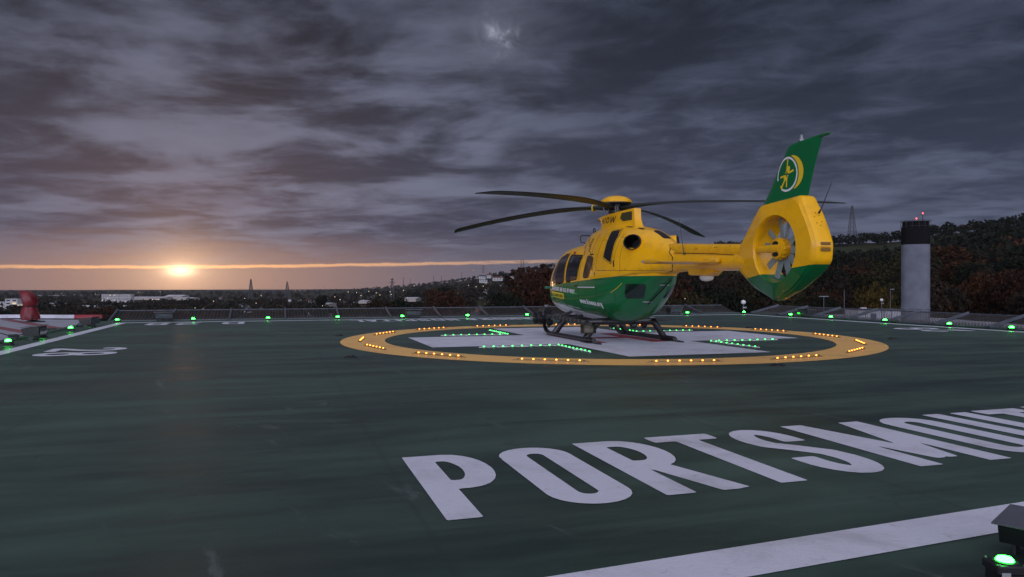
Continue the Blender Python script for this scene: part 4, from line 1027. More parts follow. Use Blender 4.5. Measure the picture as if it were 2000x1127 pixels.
for k, aa in enumerate(angs10):
    a = R(aa); rg = []
    for t in (0, .3, .7, 1):
        r_ = .15 + .34 * t; tw = R(13 - 6 * t); ch = .115
        rg.append([Vector((0, 0, 0)) + Vector((math.cos(a) * r_ - math.sin(a) * (px * math.cos(tw)), .02 + px * math.sin(tw) + pz, math.sin(a) * r_ + math.cos(a) * (px * math.cos(tw)))) for px, pz in ((-ch / 2, 0), (-ch / 4, .008), (ch / 4, .006), (ch / 2, 0), (ch / 4, -.006), (-ch / 4, -.006))])
    b = MB(); b.rings(rg); b.build('fan_blade', M_FAN, fan, smooth=40)
b = MB(); b.lathe([(.15, -.05), (.16, .03), (.12, .06)], (0, 0, 0), 32, Matrix.Rotation(R(-90), 3, 'X')); b.build('fan_disc', M_FAN, fan)
for k in range(3):
    a = R(20 + 120 * k); b = MB(); b.tube([(.08 * math.cos(a), -.12, .08 * math.sin(a)), (.5 * math.cos(a), -.14, .5 * math.sin(a))], .018, 8); b.build('stator_rod', M_STEEL, fan)
# fin
fz = [(2.50, -5.56, -6.74, .105), (2.62, -5.66, -6.725, .09), (2.8, -5.80, -6.775, .078), (3.0, -5.93, -6.84, .068), (3.2, -6.07, -6.915, .06), (3.36, -6.19, -6.985, .054), (3.44, -6.25, -7.03, .05), (3.475, -6.31, -7.06, .04), (3.49, -6.42, -7.07, .02)]
rg = []
for z, x0, x1, th_ in fz:
    r_ = []
    for j in range(36):
        q = 2 * PI * j / 36; xx = (1 - math.cos(q)) / 2; r_.append(Vector((x0 + (x1 - x0) * xx, math.sin(q) * th_ * (1.25 - .95 * xx) * (1 if xx < .97 else .8), z + (.03 * xx if z > 3.4 else 0))))
    rg.append(r_)
b = MB(); b.rings(rg); fin = b.build('tail_fin', M_LIV, heli, smooth=45); FV = b.bvh()
b = MB(); b.tube([(-6.80, 0, 3.475), (-7.05, 0, 3.492), (-7.15, 0, 3.50), (-7.20, 0, 3.495)], [.012, .020, .026, .012], 10); b.build('fin_tip_fairing', M_GRN, fin)
b = MB(); b.lathe([(.045, 0), (.045, .035), (.03, .04), (.03, .085), (.02, .10), (.001, .102)], (-6.56, 0, 3.49), 16); b.build('beacon', M_STEEL, fin)
# emblem: ring with a gap, crescent and a little helicopter seen from above
ec = (-6.30, 3.02)
def emb_ring(X, Y):
    u, v = (X - ec[0]), (Y - ec[1]); r_ = np.hypot(u / .86, v); an = np.degrees(np.arctan2(v, -u))   # an: 0 = towards the tail
    g = np.abs(r_ - .255) - .016; gap = (an > -158) & (an < -118)
    return np.where(gap, 1.0, g)
def emb_moon(X, Y):
    u, v = X - ec[0], Y - ec[1]; a = np.hypot((u + .11) / .92, v - .015) - .262; c = .290 - np.hypot(u / .88, v)
    return np.maximum(a, c)
def emb_heli(X, Y):
    u, v = -(X - ec[0]), Y - ec[1]       # u: towards the tail
    o = np.full(X.shape, 9.0)
    for a, b_, w in (((.0, .05), (.015, .23), .013), ((-.0, -.05), (-.005, -.20), .013), ((.05, .02), (.15, .045), .017), ((-.05, -.02), (-.15, -.035), .014)):
        o = np.minimum(o, seg(X * 0 + u, v, a, b_, w))
    o = np.minimum(o, np.hypot(u - .04, (v - .085) * .8) - .032)
    o = np.minimum(o, seg(u, v, (.03, .06), (-.04, -.08), .040)); o = np.minimum(o, seg(u, v, (-.04, -.08), (-.11, -.19), .014)); o = np.minimum(o, seg(u, v, (-.135, -.17), (-.095, -.235), .016))
    cr = np.minimum(np.maximum(np.abs(u) - .045, np.abs(v) - .012), np.maximum(np.abs(u) - .012, np.abs(v) - .045))
    return np.maximum(o, -cr)
for s_ in (1, -1):
    for f, nm, m_ in ((emb_ring, 'emblem_ring', M_LETW), (emb_moon, 'emblem_crescent', M_LETY), (emb_heli, 'emblem_figure', M_LETY)):
        decal(f, -6.85, -5.9, 2.68, 3.36, .011, nm, m_, fin, s_, .004, 'y', FV)
# lettering on the doors
def side_text(txt, x0, x1, z0, z1, h, m_, name, s=.085, gap=.10, cell=.06, off=.006):
    _, _, w1 = text2d(txt, h, 1.0, s, gap, .5); wf = abs(x0 - x1) / w1
    V, Fc, w = text2d(txt, h, wf, s, gap, cell)
    for s_ in (1, -1):
        P = project([((x0 - p[0]) if s_ > 0 else (x1 + p[0]), p[1] + (z0 + (z1 - z0) * p[0] / w if s_ > 0 else z1 + (z0 - z1) * p[0] / w)) for p in V], s_, off)
        b = MB(); b.add([p or Vector((0, 0, 0)) for p in P], [g for g in Fc if all(P[i] for i in g)]); b.build(name, m_, body, smooth=60)
side_text('HAMPSHIRE AND ISLE OF WIGHT', 2.26, .62, 1.165, 1.075, .10, M_LETW, 'name_lettering', s=.10)
for s_ in (1, -1): decal(polysdf([(2.26, 1.12), (1.36, 1.07), (1.37, .94), (2.20, .99)], .005), 1.25, 2.35, .88, 1.16, .02, 'name_plate', M_LETY, body, s_, .005)
side_text('AIR AMBULANCE', 2.18, 1.42, 1.005, .965, .085, M_LETG, 'plate_lettering', off=.009)
side_text('www.hiowaa.org', .36, -.76, .865, .80, .125, M_LETW, 'web_lettering', s=.11, gap=.09)
side_text('AIR AMBULANCE CHARITY', 1.95, .45, .80, .70, .035, M_LETW, 'small_lettering', s=.10, cell=.10)
b = MB(); outline([(-1.24, 1.12), (-1.45, 1.22), (-1.62, 1.33)], body, .006, 1, mb=b); b.build('warning_stripe', M_LETY, body)
# skids
for s_ in (1, -1):
    y = 1.0 * s_; path = [(-1.0, y, .055), (1.70, y, .055), (1.92, y, .065), (2.08, y, .12), (2.18, y, .20), (2.22, y, .25)]
    b = MB(); b.tube(path, [.054] * 4 + [.050, .042], 14); sk = b.build('skid', M_SKID, heli, smooth=60)
    b = MB(); b.tube([(-.95, y, .058), (-.42, y, .058)], .062, 14); b.build('skid_shoe', M_SKID, sk)
    b = MB(); b.prism([(-.86, y - .06), (-.86, y + .06), (-1.25, y + .05), (-1.40, y), (-1.25, y - .05)], .008, .03); b.build('skid_plate', M_SKID, sk)
    b = MB(); b.prism([(-.52, y - .13), (-.95, y - .15), (-1.08, y), (-.95, y + .15), (-.52, y + .13)], .006, .022); b.build('snow_pad', M_SKID, sk)
    for x in (1.50, -.50):
        b = MB(); b.tube([(x - .07, y, .06), (x + .07, y, .06)], .058, 12); b.build('clamp', M_SKID, sk)
for x, z0 in ((1.38, .50), (-.55, .50)):
    xs_ = 1.50 if x > 0 else -.50
    b = MB(); P = []
    for t in np.linspace(-1, 1, 25):
        ay = abs(t); y = 1.0 * t
        z = .46 - .40 * max(0, (ay - .68) / .32) ** 1.15; P.append((x + (xs_ - x) * ay ** 2, y * (1 - .0 * ay), z))
    b.tube(P, .050, 12, flat=1.6); b.build('cross_tube', M_SKID, heli, smooth=60)
b = MB(); b.box((-.62, -.86, .49), (.26, .42, .05), bev=.008); b.build('step_plate', M_SKID, heli)
b = MB(); b.box((-.62, .60, .47), (.26, .16, .05), bev=.008); b.build('step_bracket', M_SKID, heli)
# equipment rack along the left side, with searchlight turret
b = MB(); b.tube([(1.95, 1.02, .50), (-.45, 1.02, .45)], .045, 14); arm = b.build('equipment_boom', mat('boom_grey', (.10, .10, .09), .4, .4, var=.3), heli, smooth=60)
for k in range(9): b = MB(); x = 1.55 - k * .235; b.tube([(x, 1.02, .4915 - k * .005), (x - .028, 1.02, .4909 - k * .005)], .056, 14); b.build('boom_band', M_RUB, arm)
b = MB(); b.tube([(.55, 1.02, .45), (.55, .62, .56)], .03, 10); b.tube([(-.25, 1.02, .43), (-.25, .55, .50)], .03, 10); b.tube([(1.35, 1.02, .47), (1.30, .60, .62)], .035, 10); b.build('boom_bracket', M_SKID, arm)
tu = MB(); tu.box((2.10, 1.02, .58), (.34, .26, .20), bev=.03); tu.box((1.95, 1.02, .46), (.30, .12, .12), bev=.02); tu.tube([(1.98, 1.02, .68), (2.2, 1.02, .69)], .05, 12); turret = tu.build('searchlight_mount', M_SKID, heli)
b = MB(); b.lathe([(.13, -.17), (.165, -.15), (.17, .0), (.165, .13), (.15, .15)], (2.20, 1.10, .43), 28, Matrix.Rotation(R(90), 3, 'X')); b.build('searchlight', M_SKID, turret, smooth=50)
b = MB(); b.lathe([(.001, 0), (.145, 0), (.15, .01)], (2.20, 1.262, .43), 28, Matrix.Rotation(R(-90), 3, 'X')); b.build('searchlight_glass', M_GLASS, turret, smooth=50)
b = MB(); b.tube([(1.86, 1.0, .33), (1.80, 1.0, .33)], .09, 16); b.box((2.10, .93, .38), (.05, .05, .40), bev=.01); b.box((2.10, 1.22, .50), (.05, .05, .2), bev=.01); b.build('searchlight_yoke', M_SKID, turret)
b = MB(); b.box((2.02, 1.02, .74), (.12, .09, .08), bev=.02); b.tube([(2.1, 1.0, .7), (2.2, .9, .76), (2.0, .9, .74)], .012, 6); b.build('cable_box', M_STEEL, turret)
# camera / loudspeaker drum under the rear of the rack
b = MB(); b.lathe([(.16, -.10), (.178, -.09), (.18, .085), (.17, .095), (.12, .10)], (-.62, .98, .305), 28); dr_ = b.build('camera_drum', mat('drum_metal', (.05, .045, .03), .25, .6), heli, smooth=50)
b = MB(); b.box((-.60, .98, .42), (.22, .12, .05), bev=.01); b.tube([(-.1, 1.0, .43), (-.55, .9, .45), (-.7, .6, .47)], .05, 10); b.build('drum_mount', M_SKID, dr_)
for (x, y, z, r_) in ((-.30, .25, .36, .075), (-.55, -.18, .36, .085), (-.35, -.55, .35, .08)):
    b = MB(); b.lathe([(.001, -r_), (r_ * .6, -r_ * .8), (r_, -.01), (r_, .02), (r_ * .7, r_ * .8), (.02, r_ + .03), (.02, r_ + .08)], (x, y, z), 20); b.build('belly_antenna', M_SKID, heli, smooth=50)
b = MB(); b.tube([(.55, .30, .50), (.5, .46, .42), (.42, .5, .40)], .02, 8); b.build('tow_hook', M_STEEL, heli)
# ------------------------------------------------------------------ land, woods and town beyond the deck
SKYL = [(-900, 564, 6000), (0, 565, 6000), (560, 565, 6000), (640, 564, 5600), (700, 562, 5000), (760, 558, 4300), (800, 554, 3800), (850, 550, 3300), (900, 544, 2900), (950, 537, 2500), (1000, 530, 2200), (1040, 524, 2000), (1075, 518, 1850), (1130, 508, 1700), (1200, 499, 1500), (1300, 488, 1300), (1400, 479, 1150), (1500, 474, 1050), (1600, 469, 980),
        (1660, 465, 950), (1760, 460, 900), (1830, 448, 800), (1880, 443, 760), (1930, 436, 720), (2000, 427, 690), (2300, 400, 650), (3200, 400, 650)]
def base_z(Yc): return float(np.interp(Yc, [20, 120, 600, 1500, 5000, 12000, 60000], [-27, -28, -34, -40, -50, -61, -90]))
def land(px, Yc):
    ys = float(np.interp(px, [s[0] for s in SKYL], [s[1] for s in SKYL])); Dr = float(np.interp(px, [s[0] for s in SKYL], [s[2] for s in SKYL]))
    bz = base_z(Yc); top = Z(ys, Dr) - 3.5 - .002 * Dr
    ht = max(0.0, top - base_z(Dr)); t = Yc / Dr
    f = min(1, t) ** 1.55 if t < 1 else max(0, 1 - (t - 1) * .9)
    f = f if t < 1 else f * f * (3 - 2 * f)
    z = bz + ht * f
    z += (noise.noise(Vector((px * .004, Yc * .004, 0))) * 4.5) * min(1, max(0, (Yc - 120) / 500)) * (1 if t < .92 else .3)
    return z
def wpt(px, Yc, dz=0.0): p = W(A(px), Yc); p.z = land(px, Yc) + dz; return p
# one sheet: angle and distance from the viewing spot, all the way round
NAZ = 200; ds = [12 * (1.085 ** k) for k in range(82)]
fwdang = np.degrees(np.arctan((np.array([-1300, 3300]) - 1000) / FPX))
az = sorted(set(list(np.linspace(-38, 38, 190)) + list(np.linspace(-180, -40, 28)) + list(np.linspace(40, 178, 28))))
b = MB(); rows = []
for a in az:
    r_ = []
    for d_ in ds:
        aa = max(-75, min(75, a)); px = 1000 + FPX * math.tan(R(aa)) if abs(a) < 60 else (3200 if a > 0 else -900)
        px = max(-900, min(3200, px)); Yc = d_ * max(.35, math.cos(R(aa)))
        h = land(px, Yc); ang = R(YAW + a)
        r_.append(Vector((CX + d_ * math.sin(ang), CY + d_ * math.cos(ang), h)))
    rows.append(r_)
nd = len(ds); vs_ = [v for r_ in rows for v in r_]; fs_ = []
for i in range(len(rows)):
    i2 = (i + 1) % len(rows)
    for j in range(nd - 1): fs_.append((i * nd + j, i2 * nd + j, i2 * nd + j + 1, i * nd + j + 1))
vs_.append(Vector((CX, CY, -27))); fs_ += [(len(vs_) - 1, ((i + 1) % len(rows)) * nd, i * nd) for i in range(len(rows))]
b.add(vs_, fs_)
def land_mat():
    m = bpy.data.materials.new('land_cover'); m.use_nodes = True; T = NT(m.node_tree); bs = T.n['Principled BSDF']
    P = T.new('ShaderNodeNewGeometry').outputs['Position']
    v = T.new('ShaderNodeTexVoronoi'); T.put(v.inputs['Vector'], T.v('MULTIPLY', P, (1, 1, 0))); v.inputs['Scale'].default_value = .0055
    f = T.sep(v.outputs['Color'])[0]; n = T.noise(P, .02, 6, .65); n2 = T.noise(P, .15, 5, .7)
    grass = T.mix(f, (.030, .036, .014), (.048, .046, .022)); wood = T.mix(n2, (.012, .012, .008), (.032, .020, .010))
    c = T.mix(T.ss(T.m('ADD', T.m('MULTIPLY', n, .8), T.m('MULTIPLY', f, .2)), .44, .54), grass, wood)
    T.put(bs.inputs['Base Color'], c); bs.inputs['Roughness'].default_value = .95; bs.inputs['Specular IOR Level'].default_value = .1
    return m
b.build('ground', land_mat(), smooth=60, kind='structure')
# hospital building the deck stands on, and its lower roofs
def block(name, a0, a1, y0, y1, ztop, zbot, m, **kw):   # in viewing-spot axes: sideways a0..a1 metres, forward y0..y1 metres
    b = MB(); pts = [W(0, 0)] * 0
    q = []
    for (X, Y) in ((a0, y0), (a1, y0), (a1, y1), (a0, y1)): q.append((CX + X * cy + Y * sy, CY - X * sy + Y * cy))
    b.prism(q, zbot, ztop); return b.build(name, m, smooth=None, **kw)
b = MB(); b.box(((DX0 + DX1) / 2, (DY0 + DY1) / 2, -1.2), (21, 22, 1.6)); b.box(((DX0 + DX1) / 2, (DY0 + DY1) / 2, -15), (24, 25, 26))
b.build('hospital_block', [M_WALL], smooth=None, label='pale hospital block carrying the rooftop landing deck', cat='building')
b = MB(); b.box((-19.2, 8.3, -13.5), (10.6, 17, 27 - .7)); b.build('ramp_wing', M_WALL, smooth=None, label='hospital wing under the white ramp on the left', cat='building')
block('hospital_wing', 34, 62, 66, 122, -3.55, -30, M_ROOF, label='long hospital wing with a pale flat roof behind the right edge of the deck', cat='building')
block('hospital_wing', 8, 20, 46, 60, -2.25, -30, M_ROOF, label='low flat hospital roof just beyond the net right of the helicopter', cat='building')

# chimney
def vp(a_px, Yc, z): p = W(A(a_px), Yc); p.z = z; return p
M_CONC = mat('chimney_paint', (0.155, 0.165, 0.195), 0.8, spec=.2, var=.22, vscale=.7, bump=.1, bscale=3)
M_SOOT = mat('soot_black', (.008, .008, .009), .8, spec=.1)
ch = empty('chimney', vp(1788, 90, -28), -R(YAW + 28.2), label='tall round pale grey chimney with a black top, in front of the wooded hill', cat='chimney')
H0 = 28
SQ = lambda P_: [[Vector((r_ * math.copysign(abs(math.cos(t)) ** .62, math.cos(t)), r_ * math.copysign(abs(math.sin(t)) ** .62, math.sin(t)), z)) for t in np.linspace(0, 2 * PI, 49)[:-1]] for r_, z in P_]
b = MB(); b.rings(SQ([(1.54, 0), (1.54, H0 + 6.07)])); b.build('shaft', M_CONC, ch, smooth=40)
b = MB(); b.rings(SQ([(1.56, H0 + 6.07), (1.56, H0 + 8.05), (1.45, H0 + 8.1)])); b.build('black_band', M_SOOT, ch, smooth=40)
b = MB(); b.rings(SQ([(1.40, H0 + 8.05), (1.40, H0 + 8.82), (1.2, H0 + 8.82), (1.2, H0 + 8.2)])); b.build('flue_top', M_SOOT, ch, smooth=40)
b = MB(); b.rings(SQ([(1.54, H0 - 1.64), (1.60, H0 - 1.6), (1.60, H0 - 1.5), (1.54, H0 - 1.46)])); b.build('ring', M_CONC, ch, smooth=20)
b = MB()
for z in (8.25, 8.9): b.tube([(1.6 * math.cos(t), 1.6 * math.sin(t), H0 + z) for t in np.linspace(0, 2 * PI, 33)], .025, 5, cap=False)
for k in range(14): b.tube([(1.6 * math.cos(k * PI / 7), 1.6 * math.sin(k * PI / 7), H0 + 8.0), (1.6 * math.cos(k * PI / 7), 1.6 * math.sin(k * PI / 7), H0 + 8.95)], .022, 5)
b.build('railing', M_DSTEEL, ch)
b = MB(); b.tube([(.75, -.5, H0 + 8.7), (.75, -.5, H0 + 9.7)], .05, 8); b.build('mast', M_DSTEEL, ch)
M_REDL = mat('red_beacon', (.6, .1, .1), .3, emit=(1.0, .10, .10), es=3)
for (x, y, z) in ((.08, -1.0, 9.12), (.75, -.5, 9.75)):
    q = Vector((x * cy + y * sy, -x * sy + y * cy, H0 + z)) if False else Vector((x, y, H0 + z))
    b = MB(); b.lathe([(.07, -.08), (.085, 0), (.06, .08), (.001, .10)], q, 12); b.build('warning_light', M_REDL, ch, smooth=60)
# white plant room on the lower roof
pr_ = empty('plant_room', vp(1710, 105, -3.62), -R(YAW), label='low white flat roofed plant room with a dark door, left of the chimney', cat='building')
M_PLW = mat('plant_white', (.50, .50, .54), .7, var=.3, vscale=1.2)
MB().box((0, 0, .65), (6.7, 4, 1.5)).build('wall', M_PLW, pr_); MB().box((0, 0, 1.45), (6.95, 4.3, .10)).build('roof', mat('plant_roof', (.07, .07, .08), .7), pr_)
MB().box((-1.25, -2.02, .45), (.75, .06, 1.0)).build('door', mat('plant_door', (.03, .05, .09), .5), pr_)
for x in (-2.3, .2, 1.2): MB().box((x, -2.01, .65), (.06, .05, 1.45)).build('panel_joint', M_DSTEEL, pr_)
MB().box((-1.7, 0, 1.6), (.7, .7, .25), bev=.06).build('roof_vent', M_PLW, pr_)
# lamp posts and small posts near the lower roof
def post(px, ytop, Yc, lab, kind):
    zt = Z(ytop, Yc); root = empty('lamp_post', vp(px, Yc, -6.0), -R(YAW), label=lab, cat='lamp post'); h = zt + 6.0
    MB().tube([(0, 0, 0), (0, 0, h)], [.07, .045], 8).build('pole', M_RAIL, root)
    if kind == 'T': MB().box((0, 0, h), (1.3, .2, .12), bev=.03).build('lamp_head', M_STEEL, root)
    elif kind == 'L': MB().box((.28, 0, h), (.65, .18, .10), bev=.03).build('lamp_head', M_STEEL, root)
    elif kind == 'dome':
        MB().lathe([(.05, 0), (.16, .06), (.2, .18), (.14, .3), (.001, .36)], (0, 0, h - .1), 14).build('dome', M_WHT, root); MB().box((.1, 0, h - .35), (.3, .12, .12)).build('camera', M_STEEL, root)
post(1609, 579, 100, 'T shaped twin lamp post against dark trees, right of the tail fan', 'T'); post(1649, 566, 112, 'thin dark lamp post left of the white plant room', 'P'); post(1739, 565, 112, 'lamp post with a short arm just left of the chimney', 'L'); post(1722, 587, 92, 'short post with a white camera dome behind the plant room', 'dome')
post(1452, 592, 60, 'short post with a white camera head beyond the net under the tail fan', 'dome')

# ---------------------------------------------------------------- trees
def leafmat(name, c1, c2, sc=.35):
    m = bpy.data.materials.new(name); m.use_nodes = True; T = NT(m.node_tree); bs = T.n['Principled BSDF']
    P = T.new('ShaderNodeNewGeometry').outputs['Position']; n = T.noise(P, sc, 4, .6); n2 = T.noise(P, sc * 6, 3, .6)
    T.put(bs.inputs['Base Color'], T.mix(T.ss(T.m('ADD', T.m('MULTIPLY', n, .6), T.m('MULTIPLY', n2, .4)), .38, .62), c1, c2))
    bs.inputs['Roughness'].default_value = .8; bs.inputs['Specular IOR Level'].default_value = .15
    return m
LM = {'orange': leafmat('leaf_orange', (.016, .008, .004), (.066, .026, .008)), 'rust': leafmat('leaf_rust', (.017, .008, .005), (.052, .019, .008)), 'dark': leafmat('leaf_dark_green', (.004, .006, .003), (.013, .016, .006)),
      'olive': leafmat('leaf_olive', (.012, .012, .005), (.034, .029, .008)), 'yellow': leafmat('leaf_yellow', (.025, .018, .004), (.085, .055, .009)), 'brown': leafmat('leaf_brown', (.011, .009, .006), (.032, .020, .010))}
M_BARK = mat('bark', (.045, .035, .028), .9, var=.4)
def crown_mesh(key, seed, nl=2600, H=1.0, lobes=9, leaf=.030, cone=False):
    rg_ = np.random.default_rng(seed); L = []
    for k in range(lobes):
        a = rg_.uniform(0, 2 * PI); rr = rg_.uniform(0, .26); zz = rg_.uniform(.38, .82) if k else .72
        if cone: rr *= 1 - (zz - .3)
        L.append((rr * math.cos(a), rr * math.sin(a), zz, rg_.uniform(.13, .24) * (1 if k else 1.1)))
    vs, fs = [], []
    wts = np.array([l[3] ** 2 for l in L]); wts /= wts.sum()
    for i in range(nl):
        l = L[rg_.choice(len(L), p=wts)]; dr = rg_.normal(size=3); dr /= np.linalg.norm(dr)
        rad = l[3] * (1 - .45 * rg_.random() ** 2) * (1 + .18 * noise.noise(Vector(dr * 3 + l[2] * 7)))
        c = np.array(l[:3]) + dr * rad * np.array([1.15, 1.15, .85])
        if c[2] > 1.0: continue
        u = rg_.normal(size=3); u /= np.linalg.norm(u); w = np.cross(u, rg_.normal(size=3)); w /= np.linalg.norm(w); s_ = leaf * rg_.uniform(.5, 1.25)
        b0 = len(vs); vs += [c - u * s_, c + w * s_ * .6, c + u * s_, c - w * s_ * .6]; fs.append((b0, b0 + 1, b0 + 2, b0 + 3))
    b = MB(); b.v = [tuple(v) for v in vs]; b.f = fs; b.mi = [0] * len(fs)
    me = b.mesh('crown', LM[key]); return me, L
def trunk_mesh(L, seed):
    rg_ = np.random.default_rng(seed); b = MB(); b.tube([(0, 0, -.05), (.01, 0, .25), (.0, .01, .5), (0, 0, .7)], [.028, .022, .016, .008], 8)
    for l in L[:7]:
        z0 = rg_.uniform(.25, .5); b.tube([(0, 0, z0), (l[0] * .5, l[1] * .5, (z0 + l[2]) / 2 + .02), (l[0], l[1], l[2])], [.012, .008, .003], 5)
        for q in range(3):
            dv = rg_.normal(size=3) * .10; b.tube([(l[0] * .7, l[1] * .7, l[2] * .9), (l[0] + dv[0], l[1] + dv[1], l[2] + abs(dv[2]))], [.005, .0015], 4)
    return b.mesh('trunk', M_BARK, 40)
TP = {}
for i, key in enumerate(LM):
    for v in range(2):
        me, L = crown_mesh(key, 10 * i + v + 3, nl=3400 if key != 'dark' else 4200, lobes=10 + v * 3); TP[(key, v)] = (me, trunk_mesh(L, i + v))
TGL = {'orange': 'tall autumn tree with orange leaves', 'rust': 'broad autumn tree with rust red leaves', 'dark': 'dark evergreen tree', 'olive': 'tree with olive green leaves', 'yellow': 'tree with yellow autumn leaves', 'brown': 'tree with thin brown leaves'}
def tree(key, px, ytop, Yc, wpx, lab=None, grp=None, v=None):
    zt = Z(ytop, Yc); g0 = land(px, Yc); H = max(4, zt - g0); wd = wpx / FPX * Yc
    v = random.randint(0, 1) if v is None else v; me, tm = TP[(key, v)]
    root = empty('tree', vp(px, Yc, g0), random.uniform(0, 6), label=lab or TGL[key] + ' on the wooded slope', cat='tree', group=grp or 'trees with %s foliage on the slope' % {'rust': 'rust red', 'dark': 'dark evergreen'}.get(key, key))
    sx = wd / .72; root.scale = (sx, sx, H)
    for nm, m_ in (('crown', me), ('trunk', tm)):
        o = bpy.data.objects.new(nm, m_); col.objects.link(o); o.parent = root
    return root
# single trees one can point at, left of the helicopter
tree('rust', 1055, 512, 260, 150, 'big rust red autumn tree directly behind the nose of the helicopter', 'single trees beyond the net', 0)
tree('rust', 1030, 535, 240, 80, 'smaller rust tree in front of the big one, above the searchlight', 'single trees beyond the net', 1)
tree('dark', 985, 556, 230, 78, 'dark spreading evergreen left of the rust red trees', 'single trees beyond the net', 0)
tree('dark', 960, 575, 225, 55, 'low dark evergreen at the left foot of the spreading one', 'single trees beyond the net', 1)
tree('rust', 880, 566, 300, 80, 'round orange brown tree left of the dark evergreen', 'single trees beyond the net', 1)
tree('orange', 848, 560, 620, 40, 'small orange tree above the roofs of the town', 'single trees beyond the net', 0)
tree('dark', 870, 553, 700, 42, 'dark tree rising above the town left of the evergreen', 'single trees beyond the net', 1)
tree('olive', 681, 589, 300, 38, 'small round olive green tree just above the net', 'single trees beyond the net', 0)
tree('dark', 628, 572, 800, 24, 'dome shaped dark tree standing alone in the valley', 'single trees beyond the net', 0)
tree('brown', 745, 578, 420, 62, 'broad brown tree above the net between the olive tree and the town', 'single trees beyond the net', 0)
tree('dark', 782, 574, 430, 40, 'dark tree right of the broad brown one', 'single trees beyond the net', 1)
def VAL(px):
    for lim, t in ((70, 'behind the red cover'), (190, 'right of the red cover'), (300, 'left of the sun'), (400, 'below the sun'), (480, 'right of the sun'), (540, 'below the first valley pylon'), (610, 'below the second valley pylon'), (690, 'by the olive tree'), (780, 'left part of the town'), (860, 'middle of the town'), (960, 'town under the ridge'), (1200, 'close to the helicopter')):
        if px < lim: return t
# trees of the valley on the left and centre
for i in range(120):
    px = random.uniform(-60, 860); Yc = random.choice([random.uniform(420, 700), random.uniform(600, 1300)]); g0 = land(px, Yc)
    H = random.uniform(9, 16); yt = YH - (g0 + H - CH) * FPX / Yc
    k = random.choice(['brown', 'brown', 'orange', 'olive', 'brown', 'dark', 'rust'] if px < 640 else ['brown', 'dark', 'rust', 'dark', 'olive'])
    tree(k, px, yt, Yc, random.uniform(12, 20) * FPX / Yc * .9, TGL[k] + ' %s, %s' % ('in front' if Yc < 560 else 'farther back' if Yc < 900 else 'far back', VAL(px)), 'trees with %s leaves in the valley' % k)
# the slope behind the tail and the chimney
for i in range(95):
    px = random.uniform(1270, 2090); lay = i % 4; Yc = (random.uniform(165, 200), random.uniform(205, 260), random.uniform(270, 350), random.uniform(360, 480))[lay]
    yt = (random.uniform(560, 590), random.uniform(535, 560), random.uniform(510, 535), random.uniform(490, 515))[lay] - max(0, (px - 1450)) * .045
    k = random.choice(['brown', 'dark', 'olive', 'dark', 'brown', 'olive', 'dark', 'rust'])
    if 1690 < px < 1760 and lay in (0, 2): k = random.choice(['yellow', 'olive'])
    if 1820 < px < 1990: k = random.choice(['rust', 'orange', 'brown', 'brown', 'dark', 'dark'])
    where = next(t for lim, t in ((1370, 'below the tail boom'), (1460, 'left of the tail fan'), (1560, 'under the tail fan'), (1650, 'just right of the tail fan'), (1700, 'behind the T shaped lamp post'), (1765, 'left of the chimney'), (1820, 'behind the chimney'), (1880, 'just right of the chimney'), (1950, 'well right of the chimney'), (2200, 'at the right edge')) if px < lim)
    tree(k, px, yt, Yc, random.uniform(62, 100), TGL[k] + ' in %s row, %s' % (('front', 'second', 'third', 'top')[lay], where))
for px in (1730, 1748): tree('yellow', px, 592, 150, 30, 'low bush with orange leaves left of the chimney foot', 'low autumn bushes at the chimney')
# woods further up as one mass of crowns
def wood(name, spots_, key, nq=55):
    rg_ = np.random.default_rng(5); vs, fs = [], []
    for (p, H, wd) in spots_:
        for i in range(nq):
            dr = rg_.normal(size=3); dr /= np.linalg.norm(dr); c = np.array([p.x, p.y, p.z + H * .6]) + dr * np.array([wd / 2, wd / 2, H * .42]) * (rg_.random() ** .3)
            u = rg_.normal(size=3); u /= np.linalg.norm(u); w = np.cross(u, rg_.normal(size=3)); w /= np.linalg.norm(w); s_ = wd * .13 * rg_.uniform(.6, 1.3)
            b0 = len(vs); vs += [c - u * s_, c + w * s_, c + u * s_, c - w * s_]; fs.append((b0, b0 + 1, b0 + 2, b0 + 3))
    b = MB(); b.v = [tuple(v) for v in vs]; b.f = fs; b.mi = [0] * len(fs)
    return b.build(name, LM[key], smooth=None, kind='stuff')
def scatter(n, p0, p1, y0, y1, hr=(8, 14), clump=.5, ridge=False):
    out = []
    while len(out) < n:
        px = random.uniform(p0, p1); Dr = float(np.interp(px, [s[0] for s in SKYL], [s[2] for s in SKYL]))
        Yc = Dr * random.uniform(.93, 1.0) if ridge else math.exp(random.uniform(math.log(y0), math.log(min(y1, Dr * 1.02))))
        q = W(A(px), Yc)
        if not ridge and noise.noise(Vector((q.x * .006, q.y * .006, 3.3))) < clump - .5: continue
        H = random.uniform(*hr); out.append((wpt(px, Yc), H, H * random.uniform(.8, 1.3)))
    return out
wood('ridge_wood', scatter(520, 640, 2150, 0, 0, (6, 12), ridge=True), 'dark', 45)
wood('hillside_wood', scatter(560, 1250, 2150, 330, 1000, clump=.62), 'dark', 50)
wood('hillside_scrub', scatter(480, 1250, 2150, 330, 900, (5, 10), clump=.5), 'brown', 40)
wood('hillside_autumn_wood', scatter(110, 1250, 2150, 300, 560, (8, 12), clump=.55), 'orange', 50)
wood('valley_wood', scatter(1500, -80, 1300, 700, 5200, (8, 15), clump=.48), 'brown', 34)
wood('valley_dark_wood', scatter(900, -80, 1300, 700, 5600, (8, 16), clump=.52), 'dark', 34)
